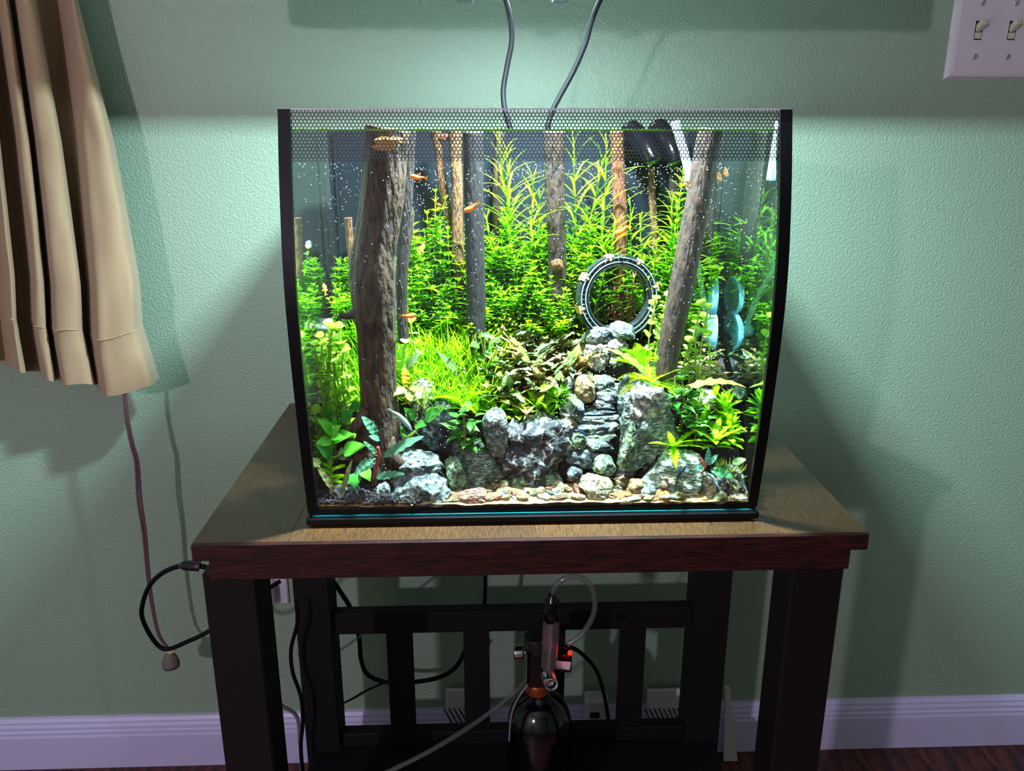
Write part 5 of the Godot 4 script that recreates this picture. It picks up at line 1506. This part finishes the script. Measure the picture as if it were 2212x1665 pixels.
	stalk(an, [[712, 1010, 0.712], [712, 975, 0.713], [716, 948, 0.714], [718, 920, 0.716]], 0.0028, Color(0.28, 0.52, 0.04))
	stalk(an, [[712, 990, 0.711], [728, 985, 0.709], [742, 976, 0.708]], 0.0011, Color(0.2, 0.4, 0.04))
	stalk(an, [[712, 1012, 0.712], [714, 1030, 0.710], [722, 1042, 0.708]], 0.0024, Color(0.3, 0.5, 0.05))
	for k in 9:
		var a := r.randf_range(-0.6, 0.8)
		single_leaf(an, [714, 1010 + k * 4, 0.709, 714 + 34 * (1 if k % 3 else -0.7), 1000 + k * 5 + r.randf_range(-14, 12), 0.703, 7], "strap", LIME, "leaf", 0.5)
	var ap := thing("broad_leaved_plant", "dark green oval leaved plant between the thick trunk and the dark rock", "plant", V(905, 925, 0.740))
	for q in [[890, 905, 0.738, 872, 880, 0.732, 28], [918, 904, 0.736, 958, 884, 0.730, 32], [898, 918, 0.734, 922, 920, 0.726, 22], [878, 935, 0.734, 848, 936, 0.726, 26], [886, 905, 0.736, 896, 880, 0.730, 26]]: single_leaf(ap, q, "heart", DEEP, "leaf_thick", 0.5)
	stalk(ap, [[880, 945, 0.738], [900, 930, 0.738], [912, 908, 0.738]], 0.0016, Color(0.2, 0.3, 0.05))
	var up := thing("broad_leaved_plant", "wavy green leaved plant on the thick trunk side above the speckled stone", "plant", V(876, 842, 0.735))
	for q in [[880, 842, 0.734, 830, 858, 0.722, 24], [872, 838, 0.732, 850, 854, 0.722, 22], [882, 846, 0.73, 888, 868, 0.722, 22], [880, 836, 0.736, 872, 792, 0.742, 22], [884, 838, 0.732, 916, 846, 0.724, 16]]: single_leaf(up, q, "wavy", Color(0.20, 0.30, 0.05) if q[4] > 800 else Color(0.45, 0.33, 0.02), "leaf_thick", 0.55)
	stalk(up, [[876, 872, 0.745], [878, 850, 0.738], [882, 836, 0.736]], 0.0012, Color(0.35, 0.25, 0.05))
	# wavy blue green plant with a red stem
	var bu := thing("red_stemmed_plant", "wavy blue green leaved plant with a red stem before the thick trunk", "plant", V(815, 1020, 0.705))
	for q in [[828, 988, 0.702, 918, 942, 0.698, 26], [832, 985, 0.706, 884, 952, 0.704, 18], [816, 985, 0.704, 784, 952, 0.703, 14], [812, 990, 0.702, 766, 1024, 0.694, 28], [816, 942, 0.702, 780, 898, 0.702, 24], [820, 950, 0.699, 796, 942, 0.694, 16], [812, 1032, 0.700, 876, 1024, 0.696, 22], [740, 1066, 0.699, 762, 990, 0.699, 14], [722, 1062, 0.699, 680, 1000, 0.697, 16], [692, 1006, 0.6955, 668, 990, 0.695, 22]]:
		single_leaf(bu, q, "wavy", Color(0.06, 0.17, 0.09) if q[0] > 760 else Color(0.16, 0.20, 0.06), "leaf_thick", 0.7)
	stalk(bu, [[806, 1034, 0.703], [814, 1006, 0.702], [819, 985, 0.701], [816, 965, 0.700]], 0.0016, Color(0.36, 0.09, 0.06))
	stalk(bu, [[730, 1086, 0.701], [734, 1066, 0.700], [744, 1040, 0.700]], 0.0008, Color(0.3, 0.2, 0.08))
	stalk(bu, [[728, 1086, 0.701], [716, 1060, 0.700], [704, 1036, 0.699]], 0.0008, Color(0.3, 0.25, 0.08))
	var cr := thing("red_stemmed_plant", "small wavy leaved plant with reddish stems in the right front corner", "plant", V(1522, 1014, 0.702))
	for q in [[1520, 1008, 0.702, 1502, 978, 0.700, 14, 1], [1526, 1000, 0.702, 1530, 966, 0.700, 16, 0], [1528, 1004, 0.701, 1552, 980, 0.698, 14, 0], [1518, 1010, 0.700, 1500, 1014, 0.697, 18, 0], [1534, 1014, 0.699, 1584, 1032, 0.694, 26, 2], [1524, 1010, 0.7, 1512, 988, 0.698, 10, 1], [1582, 1000, 0.702, 1612, 992, 0.698, 18, 3]]:
		single_leaf(cr, q, "wavy", [Color(0.08, 0.24, 0.16), Color(0.30, 0.16, 0.12), Color(0.04, 0.14, 0.05), Color(0.22, 0.50, 0.14)][q[7]], "leaf_thick", 0.5)
	stalk(cr, [[1514, 1022, 0.704], [1522, 1008, 0.703], [1527, 998, 0.702]], 0.0014, Color(0.5, 0.18, 0.12))
	# small red plants inside the ring
	var redl := whorl_mesh(r, 0.05, 0.006, 4, 0.013, 0.0034, 0.3, 0.9, "lance", Color(0.50, 0.21, 0.08), 5, 0)
	for q in [["coral red stem plant framed by the ring", 1322, 630, 0.833], ["thin rusty stem plant at the right inside the ring", 1362, 600, 0.840]]:
		var at := on_ground(q[1], q[3])
		stem_plant("red_stem_plant", q[0], "", redl, at, Vector3(1, (V(q[1], q[2], q[3]).y - at.y) / 0.05, 1) * Vector3(0.9, 1, 0.9), r.randf() * 6.0)
	# moss
	for q in [["bright green moss cushion beside the lump left of the stairs", 1204, 858, 0.756, 0.014, LIME.lerp(GREEN, 0.4)], ["yellow green moss hanging in the right front corner", 1612, 1030, 0.712, 0.018, Color(0.36, 0.42, 0.06)]]:
		var b := B.new()
		for k in 260:
			var dir := Vector3(r.randf_range(-1, 1), r.randf_range(-0.6, 1), r.randf_range(-1, 1)).normalized()
			b.col = jit(q[5], r, 0.25)
			add_leaf(b, Transform3D(heading(dir, Vector3.UP), dir * q[4] * r.randf_range(0.2, 0.7)), q[4] * r.randf_range(0.3, 0.6), 0.0011, r.randf_range(0.2, 1.2), "lance", 3, 0.1)
		solo("moss", q[0], "moss", b.made(), M.leaf_soft, Transform3D(Basis(), V(q[1], q[2], q[3])), "", "stuff")
	# roots hanging from the lobed plant and the speckled stone
	for q in [[1462, 984, 0.718, "fine pale roots trailing under the lobed plant on the banded stone"], [912, 872, 0.752, "tangle of pale roots hanging from the white speckled stone"]]:
		var b := B.new(); b.col = Color(0.42, 0.40, 0.28)
		for k in 14:
			var p := Vector3(r.randf_range(-0.008, 0.008), 0, r.randf_range(0, 0.004))
			var pts := [p]
			for j in 4: pts.append(pts[-1] + Vector3(r.randf_range(-0.004, 0.004), -r.randf_range(0.002, 0.009), r.randf_range(-0.001, 0.002)))
			add_tube(b, pts, [0.0004], 4, false)
		solo("root_tangle", q[3], "roots", b.made(), M.leaf_soft, Transform3D(Basis(), V(q[0], q[1], q[2])), "", "stuff")
	var rt := B.new(); rt.col = Color(0.55, 0.12, 0.05)
	for pts in [[[1130, 838, 0.772], [1160, 828, 0.772], [1200, 830, 0.772]], [[1158, 828, 0.772], [1164, 812, 0.774], [1172, 796, 0.778]]]:
		var w := []
		for q in pts: w.append(V(q[0], q[1], q[2]) - V(1160, 828, 0.772))
		add_tube(rt, smooth_path(w, 4), [0.0011], 6)
	solo("red_runner", "red creeping runner under the olive brown plants", "plant stem", rt.made(), M.leaf_soft, Transform3D(Basis(), V(1160, 828, 0.772)))

# ---------------------------------------------------------------- fish, shrimps, snails
func animals() -> void:
	var org := mat(Color(0.95, 0.56, 0.17), 0.35)
	org.backlight_enabled = true
	org.backlight = Color(0.55, 0.25, 0.04)
	var eye := mat(Color(0.02, 0.02, 0.02), 0.2)
	var fb := B.new()
	var prof := [[0.0, 0.05, 0.0], [0.05, 0.35, 0.02], [0.15, 0.75, 0.03], [0.3, 1.0, 0.0], [0.45, 0.95, -0.02], [0.6, 0.7, -0.03], [0.75, 0.45, 0.0], [0.88, 0.3, 0.02], [1.0, 0.26, 0.02]]
	var rows := []
	for q in prof:
		var row := []
		for s in 12:
			var a := TAU * s / 12.0
			row.append(fb.p(Vector3(0.5 - q[0] * 0.8, sin(a) * 0.15 * q[1] + q[2], cos(a) * 0.075 * q[1])))
		rows.append(row)
	for k in rows.size() - 1:
		for s in 12:
			var s2 := (s + 1) % 12
			fb.q(rows[k][s2], rows[k][s], rows[k + 1][s], rows[k + 1][s2])
	var body := fb.made()
	var fin := func(pts: Array) -> ArrayMesh:
		var b := B.new()
		for k in range(1, pts.size() - 1):
			b.t(b.p(pts[0]), b.p(pts[k]), b.p(pts[k + 1]))
			b.t(b.p(pts[0] - Vector3(0, 0, 0.008)), b.p(pts[k + 1] - Vector3(0, 0, 0.008)), b.p(pts[k] - Vector3(0, 0, 0.008)))
		return b.made(true)
	var tail: ArrayMesh = fin.call([Vector3(-0.29, 0, 0.004), Vector3(-0.52, 0.15, 0.004), Vector3(-0.43, 0.0, 0.004), Vector3(-0.5, -0.14, 0.004)])
	var dorsal: ArrayMesh = fin.call([Vector3(0.1, 0.13, 0.004), Vector3(-0.04, 0.26, 0.004), Vector3(-0.10, 0.10, 0.004)])
	var anal: ArrayMesh = fin.call([Vector3(0.02, -0.14, 0.004), Vector3(-0.14, -0.22, 0.004), Vector3(-0.16, -0.08, 0.004)])
	var eb := B.new()
	add_lathe(eb, [Vector2(0.028, -0.001), Vector2(0.02, 0.012), Vector2(0.0, 0.016)], 10, Transform3D(Basis(Vector3.RIGHT, PI / 2), Vector3.ZERO))
	var em := eb.made()
	var list := [["orange fish right of the thick trunk top, facing left", 905, 383, 0.735, 38, 175, 0.0], ["small orange fish left of the leaning tan stick, facing away", 946, 441, 0.80, 22, -40, 0.7], ["orange fish crossing the black trunk, nose down to the left", 1020, 447, 0.74, 42, 212, 0.0], ["orange fish before the orange brown stick, nose down to the left", 1345, 497, 0.76, 44, 212, 0.0], ["small orange fish nose up right of the slim dark branch", 911, 538, 0.76, 28, 62, 0.5], ["orange fish low beside the thick trunk, facing right", 881, 682, 0.735, 40, 0, 0.0], ["dark orange fish hanging nose down near the left glass", 702, 625, 0.76, 30, 105, 0.6]]
	for q in list:
		var c := V(q[1], q[2], q[3])
		var s: float = q[4] * mpp(c)
		var flip := absf(q[5]) > 90.0
		var bs := Basis(Vector3.BACK, deg_to_rad(q[5])) * Basis(Vector3.UP, q[6])
		if flip and q[5] != 105: bs = bs * Basis(Vector3.RIGHT, PI)
		var o := thing("fish", q[0], "fish", c, "", bs.scaled_local(Vector3.ONE * s))
		part(o, "body", body, org); part(o, "tail_fin", tail, org); part(o, "dorsal_fin", dorsal, org); part(o, "anal_fin", anal, org)
		part(o, "eye", em, eye, Transform3D(Basis(), Vector3(0.405, 0.03, 0.045)))
		part(o, "eye", em, eye, Transform3D(Basis(Vector3.UP, PI), Vector3(0.405, 0.03, -0.045)))
	# shrimps
	var pale := mat(Color(0.46, 0.52, 0.49, 1), 0.3)
	pale.backlight_enabled = true
	pale.backlight = Color(0.5, 0.58, 0.55)
	var blue := mat(Color(0.03, 0.13, 0.24), 0.3)
	for q in [["translucent pale shrimp swimming in front of the thick trunk", 868, 908, 0.700, 62, -52, 0], ["dark blue shrimp on the banded stone", 1472, 1022, 0.696, 44, 58, 1], ["small dark blue shrimp on the rock stairs", 1254, 934, 0.732, 30, -28, 1]]:
		var c := V(q[1], q[2], q[3])
		var s: float = q[4] * mpp(c)
		var o := thing("shrimp", q[0], "shrimp", c, "", Basis(Vector3.BACK, deg_to_rad(q[5])).scaled_local(Vector3.ONE * s))
		var m: StandardMaterial3D = blue if q[6] else pale
		var b := B.new()
		add_tube(b, smooth_path([Vector3(0.5, 0.02, 0), Vector3(0.3, 0.05, 0), Vector3(0.1, 0.06, 0), Vector3(-0.15, 0.05, 0), Vector3(-0.35, 0.0, 0), Vector3(-0.48, -0.06, 0)], 3), [0.012, 0.04, 0.06, 0.075, 0.085, 0.09, 0.09, 0.085, 0.082, 0.075, 0.068, 0.06, 0.05, 0.04, 0.03, 0.02], 12)
		part(o, "body", b.made(), m)
		var f := B.new()
		for k in 3: add_leaf(f, Transform3D(heading(Vector3(-1, -0.35 + 0.3 * (k - 1), 0.2 * (k - 1)), Vector3.BACK), Vector3(-0.46, -0.05, 0)), 0.2, 0.09, 0.1, "lance", 4)
		part(o, "tail_fan", f.made(), m)
		var l := B.new()
		for k in 8: add_tube(l, [Vector3(0.25 - 0.07 * k, 0.0, 0.03 * (1 if k % 2 else -1)), Vector3(0.24 - 0.07 * k, -0.10, 0.07 * (1 if k % 2 else -1)), Vector3(0.20 - 0.07 * k, -0.16, 0.06 * (1 if k % 2 else -1))], [0.010, 0.007, 0.004], 5)
		part(o, "legs", l.made(), m)
		var a := B.new()
		for k in 2: add_tube(a, smooth_path([Vector3(0.47, 0.03, 0.01), Vector3(0.65, 0.12 - 0.2 * k, 0.05), Vector3(0.95, 0.08 - 0.3 * k, 0.08)], 4), [0.005], 4)
		part(o, "antennae", a.made(), m)
	# snails
	var shell := mat(Color(0.88, 0.62, 0.36), 0.35)
	var wshell := mat(Color(0.85, 0.84, 0.78), 0.3)
	for q in [["tan ramshorn snail on the left edge of the leaning trunk", 1483, 397, 0.748, 9, 0], ["tan ramshorn snail on the right edge of the leaning trunk, lower of two", 1552, 382, 0.758, 9, 0], ["tan ramshorn snail right of the leaning trunk, upper of two", 1566, 372, 0.758, 9, 0], ["white ramshorn snail on the back panel left of the thick trunk", 757, 528, 0.880, 9, 1]]:
		var c := V(q[1], q[2], q[3])
		var s: float = q[4] * mpp(c)
		var o := thing("snail", q[0], "snail", c, "", Basis(Vector3.UP, 0.5))
		var b := B.new()
		var pts := []; var rad := []
		for k in 40:
			var t := k / 39.0
			var a := t * TAU * 2.4
			pts.append(Vector3(cos(a), sin(a), 0) * s * (0.12 + 0.58 * t) + Vector3(0, 0, (1.0 - t) * s * 0.1))
			rad.append(s * (0.06 + 0.28 * t))
		add_tube(b, pts, rad, 10)
		part(o, "shell", b.made(), wshell if q[5] else shell)
		var fo := B.new()
		add_tube(fo, [Vector3(s * 0.3, -s * 0.95, 0), Vector3(s * 0.9, -s * 0.75, 0), Vector3(s * 1.3, -s * 0.2, 0)], [s * 0.15, s * 0.25, s * 0.1], 8)
		part(o, "foot", fo.made(), M.cut_wood)
